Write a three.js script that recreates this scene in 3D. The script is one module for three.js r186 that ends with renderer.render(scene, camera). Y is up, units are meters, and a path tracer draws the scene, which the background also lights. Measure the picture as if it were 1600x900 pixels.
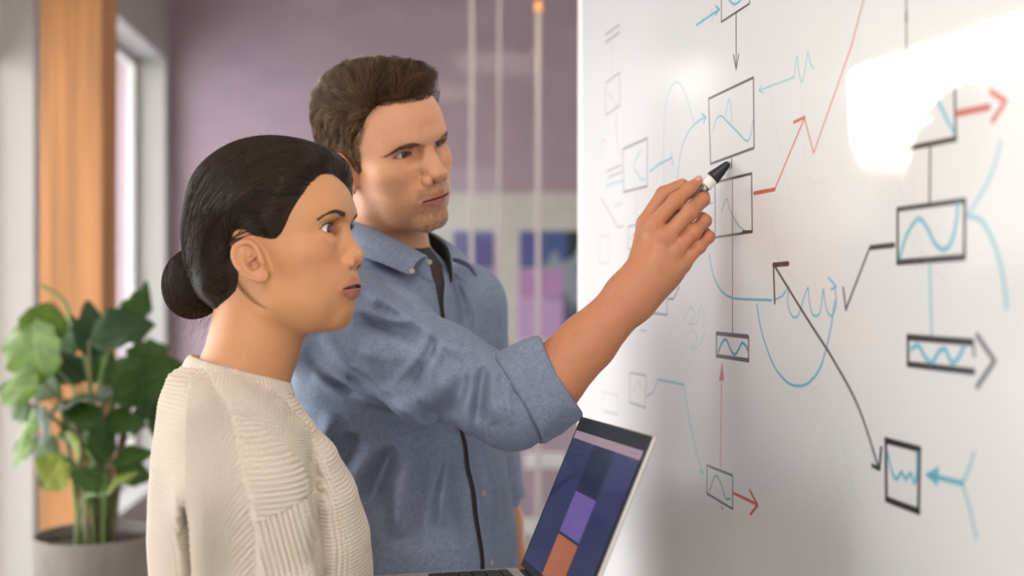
import * as THREE from 'three';
import { RoundedBoxGeometry } from 'three/addons/geometries/RoundedBoxGeometry.js';
import { RectAreaLightUniformsLib } from 'three/addons/lights/RectAreaLightUniformsLib.js';
import { mergeGeometries } from 'three/addons/utils/BufferGeometryUtils.js';

// ---------- camera ----------
const scene = new THREE.Scene();
const FPX = 1800, CAMY = 1.47, HZ = 457; // focal length in pixels, eye height, row of the horizon
const camera = new THREE.PerspectiveCamera((2 * Math.atan(450 / FPX) * 180) / Math.PI, 16 / 9, 0.05, 80);
camera.position.set(0, CAMY, 0);
camera.lookAt(0, CAMY + (HZ - 450) / FPX, -1);
camera.focus = 1.47; camera.userData.fStop = 2.3;
const renderer = new THREE.WebGLRenderer({ antialias: true });
renderer.toneMapping = THREE.LinearToneMapping;
renderer.toneMappingExposure = 1.22;
renderer.shadowMap.enabled = true;
// ---------- sky, low sun, added ceiling fill lamps ----------
RectAreaLightUniformsLib.init();
{ // a thin bright overcast, whiter near the horizon, a little warm towards the low sun
  const w = 128, h = 64, d = new Float32Array(w * h * 4), sd = [-0.59, 0.17, -0.79];
  for (let j = 0; j < h; j++) for (let i = 0; i < w; i++) {
    const th = ((j + 0.5) / h - 0.5) * Math.PI, ph = ((i + 0.5) / w - 0.5) * 2 * Math.PI, y = Math.sin(th), x = Math.cos(th) * Math.cos(ph), z = Math.cos(th) * Math.sin(ph);
    const s = Math.max(0, x * sd[0] + y * sd[1] + z * sd[2]) ** 2, up = Math.max(0, y), k = (j * w + i) * 4;
    d[k] = 0.98 + 0.1 * s - 0.1 * up; d[k + 1] = 0.98 + 0.05 * s - 0.04 * up; d[k + 2] = 0.98 - 0.04 * s + 0.04 * up; d[k + 3] = 1;
  }
  const t = new THREE.DataTexture(d, w, h, THREE.RGBAFormat, THREE.FloatType); t.mapping = THREE.EquirectangularReflectionMapping; t.magFilter = t.minFilter = THREE.LinearFilter; t.needsUpdate = true;
  scene.background = t; scene.backgroundIntensity = 5.2;
}
const sun = new THREE.DirectionalLight(new THREE.Color(1, 0.86, 0.68), 2.6); // low behind the left-hand windows
sun.position.set(-0.596 * 12, CAMY + 0.1735 * 12, -0.803 * 12 - 1.2); sun.target.position.set(0, CAMY, -1.2);
sun.castShadow = true; sun.shadow.radius = 0.8; sun.shadow.mapSize.set(2048, 2048);
Object.assign(sun.shadow.camera, { left: -5, right: 5, top: 4, bottom: -4, near: 0.5, far: 30 });
scene.add(sun, sun.target);
const FILL_PANELS = [[-0.05, 0.3], [-0.75, 1.7], [0.75, -3.4]]; // added fill panels on the ceiling, out of view: x and z
const FILL_POWER = 6.5, CEIL = 3.4;

// ---------- small helpers ----------
const at = (px, py, Z) => [((px - 800) / FPX) * Z, CAMY + ((HZ - py) / FPX) * Z, -Z];
const V = (a) => new THREE.Vector3(a[0], a[1], a[2]);
const names = new Map();
const numbered = (n) => { const k = names.get(n) || 0; names.set(n, k + 1); return k ? n + '_' + String(k).padStart(3, '0') : n; };
const shade = (o) => { o.castShadow = true; o.receiveShadow = true; return o; };
function part(name, g, m, parent, label) { const o = shade(new THREE.Mesh(g, m)); o.name = name; if (label) o.userData.label = label; (parent || scene).add(o); return o; }
function structure(name, g, m) { const o = part(name, g, m); o.userData.kind = 'structure'; return o; }
function thing(name, label, category, pos = [0, 0, 0], group) { const o = new THREE.Group(); o.name = numbered(name); o.position.set(...pos); o.userData = { label, category }; if (group) o.userData.group = group; scene.add(o); return o; }
const mat = (c, roughness = 0.7, more = {}) => new THREE.MeshStandardMaterial({ color: c instanceof THREE.Color ? c : Array.isArray(c) ? new THREE.Color().setRGB(...c) : new THREE.Color(c), roughness, ...more });
const box = (w, h, d, x = 0, y = 0, z = 0, r = 0) => { const g = r ? new RoundedBoxGeometry(w, h, d, 3, r) : new THREE.BoxGeometry(w, h, d); g.translate(x, y, z); return g; };
const turned = (g, ry, x = 0, y = 0, z = 0) => { g.rotateY(ry); g.translate(x, y, z); return g; };
const tube = (pts, r, seg = 24, sides = 8) => new THREE.TubeGeometry(new THREE.CatmullRomCurve3(pts.map(V)), seg, r, sides, false);
function canvas(w, h, draw, repeat, srgb = true) {
  const c = document.createElement('canvas'); c.width = w; c.height = h; draw(c.getContext('2d'), w, h);
  const t = new THREE.CanvasTexture(c); if (srgb) t.colorSpace = THREE.SRGBColorSpace; t.wrapS = t.wrapT = THREE.RepeatWrapping; t.anisotropy = 16; if (repeat) t.repeat.set(...repeat); return t;
}
function dataTex(w, h, fn, srgb = true) { // fn(u, v, i, j) -> [r, g, b] 0..255
  const d = new Uint8Array(w * h * 4);
  for (let j = 0; j < h; j++) for (let i = 0; i < w; i++) { const q = fn(i / w, j / h, i, j), k = (j * w + i) * 4; d[k] = clamp(q[0], 0, 255); d[k + 1] = clamp(q[1], 0, 255); d[k + 2] = clamp(q[2], 0, 255); d[k + 3] = 255; }
  const t = new THREE.DataTexture(d, w, h); if (srgb) t.colorSpace = THREE.SRGBColorSpace; t.wrapS = t.wrapT = THREE.RepeatWrapping; t.magFilter = THREE.LinearFilter; t.minFilter = THREE.LinearMipmapLinearFilter; t.generateMipmaps = true; t.needsUpdate = true; return t;
}
// ---------- seeded random, noise ----------
const rng = (s) => () => { s |= 0; s = (s + 0x6d2b79f5) | 0; let t = Math.imul(s ^ (s >>> 15), 1 | s); t = (t + Math.imul(t ^ (t >>> 7), 61 | t)) ^ t; return ((t ^ (t >>> 14)) >>> 0) / 4294967296; };
const hash3 = (i, j, k) => { let h = Math.imul(i, 374761393) ^ Math.imul(j, 668265263) ^ Math.imul(k, 2147483647 - 1640531); h = Math.imul(h ^ (h >>> 13), 1274126177); return ((h ^ (h >>> 16)) >>> 0) / 4294967296; };
const noise3 = (x, y, z) => {
  const i = Math.floor(x), j = Math.floor(y), k = Math.floor(z); let u = x - i, v = y - j, w = z - k;
  u = u * u * (3 - 2 * u); v = v * v * (3 - 2 * v); w = w * w * (3 - 2 * w);
  const L = (a, b, t) => a + (b - a) * t;
  return L(L(L(hash3(i, j, k), hash3(i + 1, j, k), u), L(hash3(i, j + 1, k), hash3(i + 1, j + 1, k), u), v), L(L(hash3(i, j, k + 1), hash3(i + 1, j, k + 1), u), L(hash3(i, j + 1, k + 1), hash3(i + 1, j + 1, k + 1), u), v), w) * 2 - 1;
};
const clamp = (x, a = 0, b = 1) => (x < a ? a : x > b ? b : x);
const step = (a, b, x) => { const t = clamp((x - a) / (b - a)); return t * t * (3 - 2 * t); };
const lerp = (a, b, t) => a + (b - a) * t;
// ---------- distance fields ----------
const sm = (a, b, k) => { const h = k - Math.abs(a - b), m = a < b ? a : b; return h > 0 ? m - (h * h) / (4 * k) : m; };
const sx = (a, b, k) => -sm(-a, -b, k);
const sph = (cx, cy, cz, r) => (x, y, z) => Math.sqrt((x - cx) ** 2 + (y - cy) ** 2 + (z - cz) ** 2) - r;
const ell = (cx, cy, cz, rx, ry, rz) => (x, y, z) => {
  const a = (x - cx) / rx, b = (y - cy) / ry, c = (z - cz) / rz, k0 = Math.sqrt(a * a + b * b + c * c), k1 = Math.sqrt((a / rx) ** 2 + (b / ry) ** 2 + (c / rz) ** 2);
  return k1 < 1e-9 ? -Math.min(rx, ry, rz) : (k0 * (k0 - 1)) / k1;
};
const cap = (ax, ay, az, ra, bx, by, bz, rb) => {
  const dx = bx - ax, dy = by - ay, dz = bz - az, q = 1 / (dx * dx + dy * dy + dz * dz);
  return (x, y, z) => { const px = x - ax, py = y - ay, pz = z - az; let t = (px * dx + py * dy + pz * dz) * q; t = t < 0 ? 0 : t > 1 ? 1 : t; return Math.sqrt((px - dx * t) ** 2 + (py - dy * t) ** 2 + (pz - dz * t) ** 2) - (ra + (rb - ra) * t); };
};
const capV = (a, ra, b, rb) => cap(a[0], a[1], a[2], ra, b[0], b[1], b[2], rb);
const chain = (pts, k = 0.002) => { // pts: [x,y,z,r]
  const c = pts.slice(1).map((p, i) => cap(...pts[i], ...p));
  return (x, y, z) => { let d = c[0](x, y, z); for (let i = 1; i < c.length; i++) d = sm(d, c[i](x, y, z), k); return d; };
};
// Flat cross-sections: an ellipse of half axes (a, b) swept from point to point; frames[i] = {p, r: right axis, f: front axis, a, b}
// ---------- surface nets: a field becomes a smooth mesh, evaluated only near its surface ----------
function polygonize(f, lo, hi, h, newton = 2) {
  const B = 8, n = [0, 1, 2].map((i) => Math.ceil((hi[i] - lo[i]) / h / B) * B), [nx, ny, nz] = n, mx = nx + 1, my = ny + 1, mz = nz + 1;
  const F = new Float32Array(mx * my * mz).fill(9), R = B * h * 0.87;
  const done = new Uint8Array(mx * my * mz);
  for (let bk = 0; bk < nz; bk += B) for (let bj = 0; bj < ny; bj += B) for (let bi = 0; bi < nx; bi += B) {
    const c = f(lo[0] + (bi + B / 2) * h, lo[1] + (bj + B / 2) * h, lo[2] + (bk + B / 2) * h), far = Math.abs(c) > R * 1.7 + 0.006;
    for (let k = bk; k <= bk + B; k++) for (let j = bj; j <= bj + B; j++) for (let i = bi; i <= bi + B; i++) {
      const q = i + mx * (j + my * k);
      if (done[q]) continue;
      if (far) F[q] = c; else { F[q] = f(lo[0] + i * h, lo[1] + j * h, lo[2] + k * h); done[q] = 1; }
    }
  }
  const id = new Int32Array(nx * ny * nz).fill(-1), pos = [], idx = [];
  const off = [0, 1, mx, mx + 1, mx * my, mx * my + 1, mx * my + mx, mx * my + mx + 1];
  const E = [[0, 1], [2, 3], [4, 5], [6, 7], [0, 2], [1, 3], [4, 6], [5, 7], [0, 4], [1, 5], [2, 6], [3, 7]];
  for (let k = 0; k < nz; k++) for (let j = 0; j < ny; j++) for (let i = 0; i < nx; i++) {
    const q = i + mx * (j + my * k); let m = 0;
    for (let c = 0; c < 8; c++) if (F[q + off[c]] < 0) m |= 1 << c;
    if (m === 0 || m === 255) continue;
    let x = 0, y = 0, z = 0, s = 0;
    for (const [a, b] of E) {
      const A = (m >> a) & 1, C = (m >> b) & 1; if (A === C) continue;
      const va = F[q + off[a]], vb = F[q + off[b]], t = va / (va - vb);
      x += lerp(a & 1, b & 1, t); y += lerp((a >> 1) & 1, (b >> 1) & 1, t); z += lerp(a >> 2, b >> 2, t); s++;
    }
    id[i + nx * (j + ny * k)] = pos.length / 3;
    pos.push(lo[0] + (i + x / s) * h, lo[1] + (j + y / s) * h, lo[2] + (k + z / s) * h);
  }
  const I = (i, j, k) => id[i + nx * (j + ny * k)];
  const quad = (a, b, c, d, flip) => { if (a < 0 || b < 0 || c < 0 || d < 0) return; if (flip) idx.push(a, c, b, a, d, c); else idx.push(a, b, c, a, c, d); };
  for (let k = 1; k < nz; k++) for (let j = 1; j < ny; j++) for (let i = 1; i < nx; i++) {
    const q = i + mx * (j + my * k), s = F[q] < 0;
    if (s !== F[q + 1] < 0) quad(I(i, j - 1, k - 1), I(i, j, k - 1), I(i, j, k), I(i, j - 1, k), !s);
    if (s !== F[q + mx] < 0) quad(I(i - 1, j, k - 1), I(i - 1, j, k), I(i, j, k), I(i, j, k - 1), !s);
    if (s !== F[q + mx * my] < 0) quad(I(i - 1, j - 1, k), I(i, j - 1, k), I(i, j, k), I(i - 1, j, k), !s);
  }
  const P = new Float32Array(pos), N = new Float32Array(P.length), e = h * 0.6;
  for (let v = 0; v < P.length; v += 3) {
    let x = P[v], y = P[v + 1], z = P[v + 2], gx, gy, gz, g;
    for (let it = 0; it <= newton; it++) {
      gx = f(x + e, y, z) - f(x - e, y, z); gy = f(x, y + e, z) - f(x, y - e, z); gz = f(x, y, z + e) - f(x, y, z - e);
      g = Math.sqrt(gx * gx + gy * gy + gz * gz) || 1e-9;
      if (it < newton) { const d = clamp((f(x, y, z) * 2 * e) / g, -h * 0.4, h * 0.4); x -= (d * gx) / g; y -= (d * gy) / g; z -= (d * gz) / g; }
    }
    P[v] = x; P[v + 1] = y; P[v + 2] = z; N[v] = gx / g; N[v + 1] = gy / g; N[v + 2] = gz / g;
  }
  return geo(P, N, idx);
}
function geo(P, N, idx) {
  const g = new THREE.BufferGeometry();
  g.setAttribute('position', new THREE.BufferAttribute(P instanceof Float32Array ? P : new Float32Array(P), 3));
  if (N) g.setAttribute('normal', new THREE.BufferAttribute(N instanceof Float32Array ? N : new Float32Array(N), 3));
  g.setIndex(idx); if (!N) g.computeVertexNormals();
  return g;
}
function paint(g, fn) { // a colour per vertex: fn(x, y, z, nx, ny, nz) -> [r, g, b] linear
  const p = g.attributes.position.array, n = g.attributes.normal.array, c = new Float32Array(p.length);
  for (let v = 0; v < p.length; v += 3) { const q = fn(p[v], p[v + 1], p[v + 2], n[v], n[v + 1], n[v + 2]); c[v] = q[0]; c[v + 1] = q[1]; c[v + 2] = q[2]; }
  g.setAttribute('color', new THREE.BufferAttribute(c, 3)); return g;
}
function uvs(g, fn) {
  const p = g.attributes.position.array, n = g.attributes.normal.array, c = new Float32Array((p.length / 3) * 2);
  for (let v = 0, w = 0; v < p.length; v += 3, w += 2) { const q = fn(p[v], p[v + 1], p[v + 2], n[v], n[v + 1], n[v + 2]); c[w] = q[0]; c[w + 1] = q[1]; }
  g.setAttribute('uv', new THREE.BufferAttribute(c, 2)); return g;
}
// many thin hairs in one geometry
class Hairs {
  constructor(sides = 3) { this.s = sides; this.p = []; this.n = []; this.i = []; this.c = []; }
  add(path, r0, r1, col) { // path: array of [x,y,z]; radius r0 at the root, r1 at the tip
    const S = this.s, L = path.length, base = this.p.length / 3;
    let ux = 0.31, uy = 0.77, uz = 0.55;
    for (let a = 0; a < L; a++) {
      const q = path[Math.min(a + 1, L - 1)], o = path[Math.max(a - 1, 0)];
      let tx = q[0] - o[0], ty = q[1] - o[1], tz = q[2] - o[2], l = Math.sqrt(tx * tx + ty * ty + tz * tz) || 1; tx /= l; ty /= l; tz /= l;
      let d = ux * tx + uy * ty + uz * tz; ux -= d * tx; uy -= d * ty; uz -= d * tz; l = Math.sqrt(ux * ux + uy * uy + uz * uz) || 1; ux /= l; uy /= l; uz /= l;
      const wx = ty * uz - tz * uy, wy = tz * ux - tx * uz, wz = tx * uy - ty * ux, t = a / (L - 1), r = lerp(r0, r1, t);
      for (let s = 0; s < S; s++) {
        const A = (s / S) * Math.PI * 2, ca = Math.cos(A), sa = Math.sin(A), nx = ux * ca + wx * sa, ny = uy * ca + wy * sa, nz = uz * ca + wz * sa;
        this.p.push(path[a][0] + nx * r, path[a][1] + ny * r, path[a][2] + nz * r); this.n.push(nx, ny, nz); if (col) this.c.push(col[0], col[1], col[2]);
        if (a) { const b = base + a * S, s2 = (s + 1) % S; this.i.push(b - S + s, b - S + s2, b + s2, b - S + s, b + s2, b + s); }
      }
    }
  }
  geometry() { const g = geo(this.p, this.n, this.i); if (this.c.length) g.setAttribute('color', new THREE.BufferAttribute(new Float32Array(this.c), 3)); return g; }
}
const catmull = (pts, n) => { // smooth open path through points of any dimension
  const out = [], m = pts.length - 1, D = pts[0].length;
  for (let q = 0; q < n; q++) {
    const t = (q / (n - 1)) * m, i = Math.min(Math.floor(t), m - 1), u = t - i, a = pts[Math.max(i - 1, 0)], b = pts[i], c = pts[i + 1], d = pts[Math.min(i + 2, m)], r = [];
    for (let k = 0; k < D; k++) r.push(0.5 * (2 * b[k] + (c[k] - a[k]) * u + (2 * a[k] - 5 * b[k] + 4 * c[k] - d[k]) * u * u + (3 * b[k] - a[k] - 3 * c[k] + d[k]) * u * u * u));
    out.push(r);
  }
  return out;
};
// ---------- a head: local axes x to the person's left, y up, z forward, origin between the ear canals ----------
function headField(P) {
  const cran = ell(0, P.cy, P.cz, P.cw, P.ch, P.cl), fore = ell(0, P.fy, P.fz, P.fw, P.fh, P.fd), face = ell(0, P.my, P.mz, P.mw, P.mh, P.md);
  const jaw = chain([[P.gx + 0.004, P.gy + 0.03, P.gz - 0.006, P.gr * 0.8], [P.gx, P.gy, P.gz, P.gr], [P.gx * 0.62, lerp(P.gy, P.cny, 0.62), lerp(P.gz, P.cnz, 0.58), P.gr * 0.95], [P.cnx, P.cny, P.cnz, P.cnr]], 0.02);
  const chin = ell(0, P.cny + 0.002, P.cnz, P.chw, P.cnr * 1.05, P.cnr);
  const cheek = ell(P.kx, P.ky, P.kz, P.kw, P.kh, P.kd), fill = ell(P.kx * 0.72, P.sy + (P.fillY ?? 0.004), P.kz - 0.002, 0.024, P.fillY ? 0.04 : 0.034, 0.026);
  const muzzle = ell(0, P.sy + 0.006, P.sz - 0.0245, P.lw + 0.007, 0.026, 0.0225);
  const brow = chain([[0.006, P.ey + 0.017, P.bz, 0.009 * P.browS], [0.024, P.ey + 0.0195, P.bz - 0.005, 0.01 * P.browS], [0.046, P.ey + 0.014, P.bz - 0.024, 0.009 * P.browS]], 0.01);
  const socket = ell(P.ex - 0.002, P.ey - 0.001, P.ez + 0.0235, 0.0175, 0.0115, 0.0135), inner = sph(0.0145, P.ey + 0.004, P.bz + 0.001, 0.0095);
  const lid = sph(P.ex, P.ey, P.ez, P.er + 0.0017);
  const bag = chain([[P.ex - 0.012, P.ey - 0.011, P.ez + 0.009, 0.0032], [P.ex, P.ey - 0.0125, P.ez + 0.0095, 0.004], [P.ex + 0.012, P.ey - 0.0105, P.ez + 0.005, 0.003]], 0.006);
  const bridge = chain([[0, P.ny, P.nz - 0.009, P.nw * 0.42], [0, lerp(P.ny, P.ty, 0.5), lerp(P.nz, P.tz, 0.5) - 0.0095, P.nw * 0.46], [0, P.ty + 0.001, P.tz - 0.0095, P.nw * 0.5]], 0.004);
  const nside = chain([[0.007, P.ny - 0.006, P.nz - 0.017, 0.006], [0.0085, P.ty + 0.007, P.tz - 0.022, 0.0075]], 0.006);
  const tip = ell(0, P.ty, P.tz - 0.0095, P.nw * 0.58, 0.0085, 0.0095), ala = ell(P.nw * 0.74, P.by + 0.0045, P.bzz - 0.0025, P.nw * 0.35, 0.0072, 0.0102), colu = cap(0, P.ty - 0.004, P.tz - 0.01, 0.0042, 0, P.by - 0.001, P.bzz, 0.0038);
  const nostril = cap(P.nw * 0.4, P.by - 0.0012, P.bzz + 0.006, 0.0022, P.nw * 0.5, P.by + 0.0002, P.bzz - 0.0005, 0.003);
  const philt = cap(0, P.by - 0.004, P.sz + 0.0035, 0.0022, 0, P.sy + 0.0095, P.sz + 0.0047, 0.0028);
  const neck = chain(P.neck, 0.03), adam = P.adam ? sph(...P.adam) : null;
  const scm = P.scm ? chain(P.scm, 0.01) : null;
  const ce = Math.cos(P.earT), se = Math.sin(P.earT);
  const q = P.earS;
  function ear(a, y, z, d) { // d: the head so far
    const z0 = z - P.earz, y0 = y - P.eary; if (z0 * z0 + y0 * y0 > 0.0022 || a < P.earx - 0.03) return d;
    let u = (z0 * ce + y0 * se) / q, v = (-z0 * se + y0 * ce) / q, w = (a - P.earx - Math.max(0, 0.004 - u) * P.flare) / q;
    const us = 0.0168 * (1 + (0.22 * v) / 0.028 - 0.25 * step(-0.012, -0.03, v)), e = Math.sqrt((u / us) ** 2 + (v / 0.0285) ** 2), d2 = (e - 1) * (0.017 + 0.008 * Math.abs(v / 0.03)), ph = Math.atan2(v / 0.0285, u / us);
    const rear = step(0.5, -0.2, Math.cos(ph - 2.2) * -1 + 0.0); // 0..1
    let plate = sx(d2 + 0.0015, Math.abs(w) - 0.0022, 0.003);
    const on = step(-2.6, -2.0, ph > 2 ? ph - 6.2832 < -4.3 ? ph - 2 * Math.PI + 6.2832 : ph : ph); // helix present from the front over the top down to the back
    const hx = (ph > -2.0 && ph < 0.05) ? step(0.05, -0.35, ph) * step(-2.0, -1.5, ph) : 0;
    const ring = Math.sqrt((d2 + 0.0026) ** 2 + (w - 0.003) ** 2) - 0.0034 * (1 - hx);
    const aph = ph < 0 ? ph + 2 * Math.PI : ph; // 0..2pi
    const am = step(1.15, 1.7, aph) * step(5.0, 4.3, aph);
    const anti = Math.sqrt((d2 + 0.0098) ** 2 + (w - 0.0022) ** 2) - 0.0031 * (0.25 + 0.75 * am);
    const crus = cap(0.011, 0.004, 0.002, 0.002, -0.002, 0.0015, -0.0005, 0.0015)(u, v, w);
    const trag = ell(0.0115, -0.0055, 0.0015, 0.0045, 0.0058, 0.0042)(u, v, w), anta = ell(0.0035, -0.0155, 0.0015, 0.0052, 0.0036, 0.0038)(u, v, w), lobe = ell(0.0035, -0.0228, 0.0005, 0.0088, 0.0082, 0.0042)(u, v, w);
    const root = ell(0.007, -0.001, -0.008, 0.01, 0.021, 0.01)(u, v, w), concha = ell(0.0028, -0.004, 0.0035, 0.0078, 0.0105, 0.0075)(u, v, w), canal = cap(0.007, -0.005, 0, 0.0028, 0.01, -0.004, -0.012, 0.002)(u, v, w);
    let s = sm(plate, ring, 0.0018); s = sm(s, am > 0 ? anti : 9, 0.0022); s = sm(s, lobe, 0.005); s = sm(s, root, 0.006);
    d = sm(d, s * q, 0.004);
    d = sx(d, -concha * q, 0.0025); d = sm(d, crus * q, 0.0018); d = sx(d, -canal * q, 0.002);
    d = sm(d, sm(trag, anta, 0.002) * q, 0.003);
    return d;
  }
  const EB = P.turn ?? 0.24, cB = Math.cos(EB), sB = Math.sin(EB); // the gap between the lids is turned outwards around the eyeball
  const eyeUV = (a, y, z) => { const u = (a - P.ex) * cB - (z - P.ez) * sB, w = (a - P.ex) * sB + (z - P.ez) * cB; return [u, y - P.ey - u * P.cant, w]; };
  const lidU = (u) => { const t = 1 - (u / P.ew) ** 2; return P.eu * (t > 0 ? Math.pow(t, 0.75) * (0.85 + 0.15 * (1 - 12 * u)) : t * 2); }, lidL = (u) => { const t = 1 - (u / P.ew) ** 2; return -P.el * (t > 0 ? Math.pow(t, 0.9) * (1 + 10 * u) : t * 2); };
  const open = (a, y, z) => { const q = eyeUV(a, y, z), t = 1 - (q[0] / P.ew) ** 2; if (t < -3) return 0.02; return Math.max(q[1] - lidU(q[0]), lidL(q[0]) - q[1], 0.0015 - q[2]); };
  const lidPoint = (u, v, w) => [P.ex + u * cB + w * sB, P.ey + v + u * P.cant, P.ez - u * sB + w * cB];
  const base = (x, y, z) => {
    const a = x < 0 ? -x : x;
    let d = cran(a, y, z); d = sm(d, fore(a, y, z), 0.035); d = sm(d, face(a, y, z), 0.03);
    d = sm(d, jaw(a, y, z), 0.03); d = sm(d, cheek(a, y, z), 0.022); d = sm(d, fill(a, y, z), 0.025);
    d = sm(d, neck(x, y, z), 0.02); if (scm) d = sm(d, scm(a, y, z), 0.012); if (adam) d = sm(d, adam(x, y, z), 0.012);
    if (z > 0.02) {
      d = sm(d, chin(a, y, z), 0.015); d = sm(d, muzzle(a, y, z), 0.018);
      d = sm(d, brow(a, y, z), 0.016); d = sm(d, nside(a, y, z), 0.014);
      d = sx(d, -socket(a, y, z), 0.013); d = sx(d, -inner(a, y, z), 0.008);
      d = sm(d, bridge(a, y, z), 0.009); d = sm(d, bag(a, y, z), 0.008);
      d = sm(d, tip(a, y, z), 0.008); d = sm(d, colu(a, y, z), 0.004); d = sm(d, ala(a, y, z), 0.0042);
      d = sx(d, -nostril(a, y, z), 0.0022); d = sx(d, -philt(a, y, z), 0.004);
    }
    return d;
  };
  const zs = (x, y) => { let z = 0.13; while (z > 0.03 && base(x, y, z) > 0) z -= 0.0003; return z; };
  const yl = (t) => lerp(P.sy, P.scy, t * t), zl = [0, 0.33, 0.66, 0.86, 1].map((t) => [t, zs(t * P.lw, yl(t))]), LS = P.lipS, gp = P.gap;
  const up = chain(zl.map(([t, z], i) => [t * P.lw, yl(t) + [0.0048, 0.0058, 0.0036, 0.0016, 0.0002][i] * LS + gp * (1 - t), z + [-0.0022, -0.0024, -0.003, -0.0024, -0.0018][i], [0.0044, 0.0045, 0.0035, 0.0025, 0.0014][i] * LS]), 0.003);
  const low = chain(zl.map(([t, z], i) => [t * P.lw, yl(t) + [-0.0058, -0.0054, -0.0036, -0.002, -0.0004][i] * LS - gp * (1 - t), z + [-0.004, -0.004, -0.004, -0.003, -0.0018][i], [0.006, 0.0057, 0.0042, 0.0029, 0.0014][i] * LS]), 0.003);
  const zAt = (t) => { let i = 0; while (i < 3 && zl[i + 1][0] < t) i++; return lerp(zl[i][1], zl[i + 1][1], clamp((t - zl[i][0]) / (zl[i + 1][0] - zl[i][0]))); };
  const slit = (a, y, z) => { const t = a / P.lw; if (t > 1.1 || z < P.scz - 0.02) return 0.01; return Math.max(Math.abs(y - yl(t)) - (0.0004 + gp * Math.max(0, 1 - t * t)), zAt(Math.min(t, 1)) - 0.007 - z, a - P.lw * 0.96); };
  const raw = (x, y, z, withEar = true) => {
    const a = x < 0 ? -x : x; let d = base(x, y, z);
    if (z > 0.02) {
      d = sm(d, up(a, y, z), 0.0028); d = sm(d, low(a, y, z), 0.003);
      d = sx(d, -slit(a, y, z), 0.0007);
      const L = lid(a, y, z);
      d = sm(d, L, 0.0045);
      const [u, v, w] = eyeUV(a, y, z), t = 1 - (u / (P.ew + 0.003)) ** 2;
      if (t > 0 && w > 0.001) { const c = P.eu + 0.0038; d += P.crease * Math.exp(-(((v - c * Math.pow(t, 0.6)) / 0.0011) ** 2)) * step(0, 0.3, t); }
      d = sx(d, -open(a, y, z), 0.0011);
    }
    return withEar ? ear(a, y, z, d) : d;
  };
  // fit the middle of the face to a traced profile: P.profile = [[y, z], ...] from the brow to the chin
  let fit = null;
  if (P.profile) {
    const rows = [], pr = [...P.profile].sort((a, b) => a[0] - b[0]);
    for (let y = pr[0][0]; y <= pr[pr.length - 1][0]; y += 0.002) {
      let i = 0; while (i < pr.length - 2 && pr[i + 1][0] < y) i++;
      const zt = lerp(pr[i][1], pr[i + 1][1], clamp((y - pr[i][0]) / (pr[i + 1][0] - pr[i][0])));
      let z = 0.15; while (z > 0.03 && raw(0.0002, y, z, false) > 0) z -= 0.0004;
      rows.push(clamp(zt - z, -0.008, 0.008));
    }
    const s = rows.map((_, i) => { let a = 0, w = 0; for (let j = -2; j <= 2; j++) { const r = rows[clamp(i + j, 0, rows.length - 1)], g = 3 - Math.abs(j); a += r * g; w += g; } return a / w; });
    const y0 = pr[0][0]; fit = (y) => { const t = (y - y0) / 0.002, i = Math.floor(t); if (t < 0) return s[0] * step(-10, 0, t); if (i >= s.length - 1) return s[s.length - 1] * step(s.length + 9, s.length - 1, t); return lerp(s[i], s[i + 1], t - i); };
    fit.max = Math.max(...rows.map(Math.abs)); fit.rows = rows.map((r, i) => (y0 + i * 0.002).toFixed(3) + ':' + (r * 1000).toFixed(1)).join(' ');
  }
  const asym = P.asym || null;
  const f = (x, y, z) => { if (fit && z > 0.03) z -= fit(y) * step(0.03, 0.07, z) * Math.exp(-((x / 0.022) ** 2)); return raw(x, y, z); };
  f.bare = (x, y, z) => { if (fit && z > 0.03) z -= fit(y) * step(0.03, 0.07, z) * Math.exp(-((x / 0.022) ** 2)); return raw(x, y, z, false); };
  f.lips = (x, y, z) => { const a = Math.abs(x); if (fit) z -= fit(y) * Math.exp(-((x / 0.022) ** 2)); return Math.min(up(a, y, z), low(a, y, z)); };
  f.slit = (x, y, z) => { if (fit) z -= fit(y) * Math.exp(-((x / 0.022) ** 2)); return slit(Math.abs(x), y, z); };
  f.nostril = (x, y, z) => { if (fit) z -= fit(y) * Math.exp(-((x / 0.022) ** 2)); return nostril(Math.abs(x), y, z); };
  f.open = open; f.lidU = lidU; f.lidL = lidL; f.eyeUV = eyeUV; f.lidPoint = lidPoint; f.fit = fit;
  return f;
}
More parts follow.
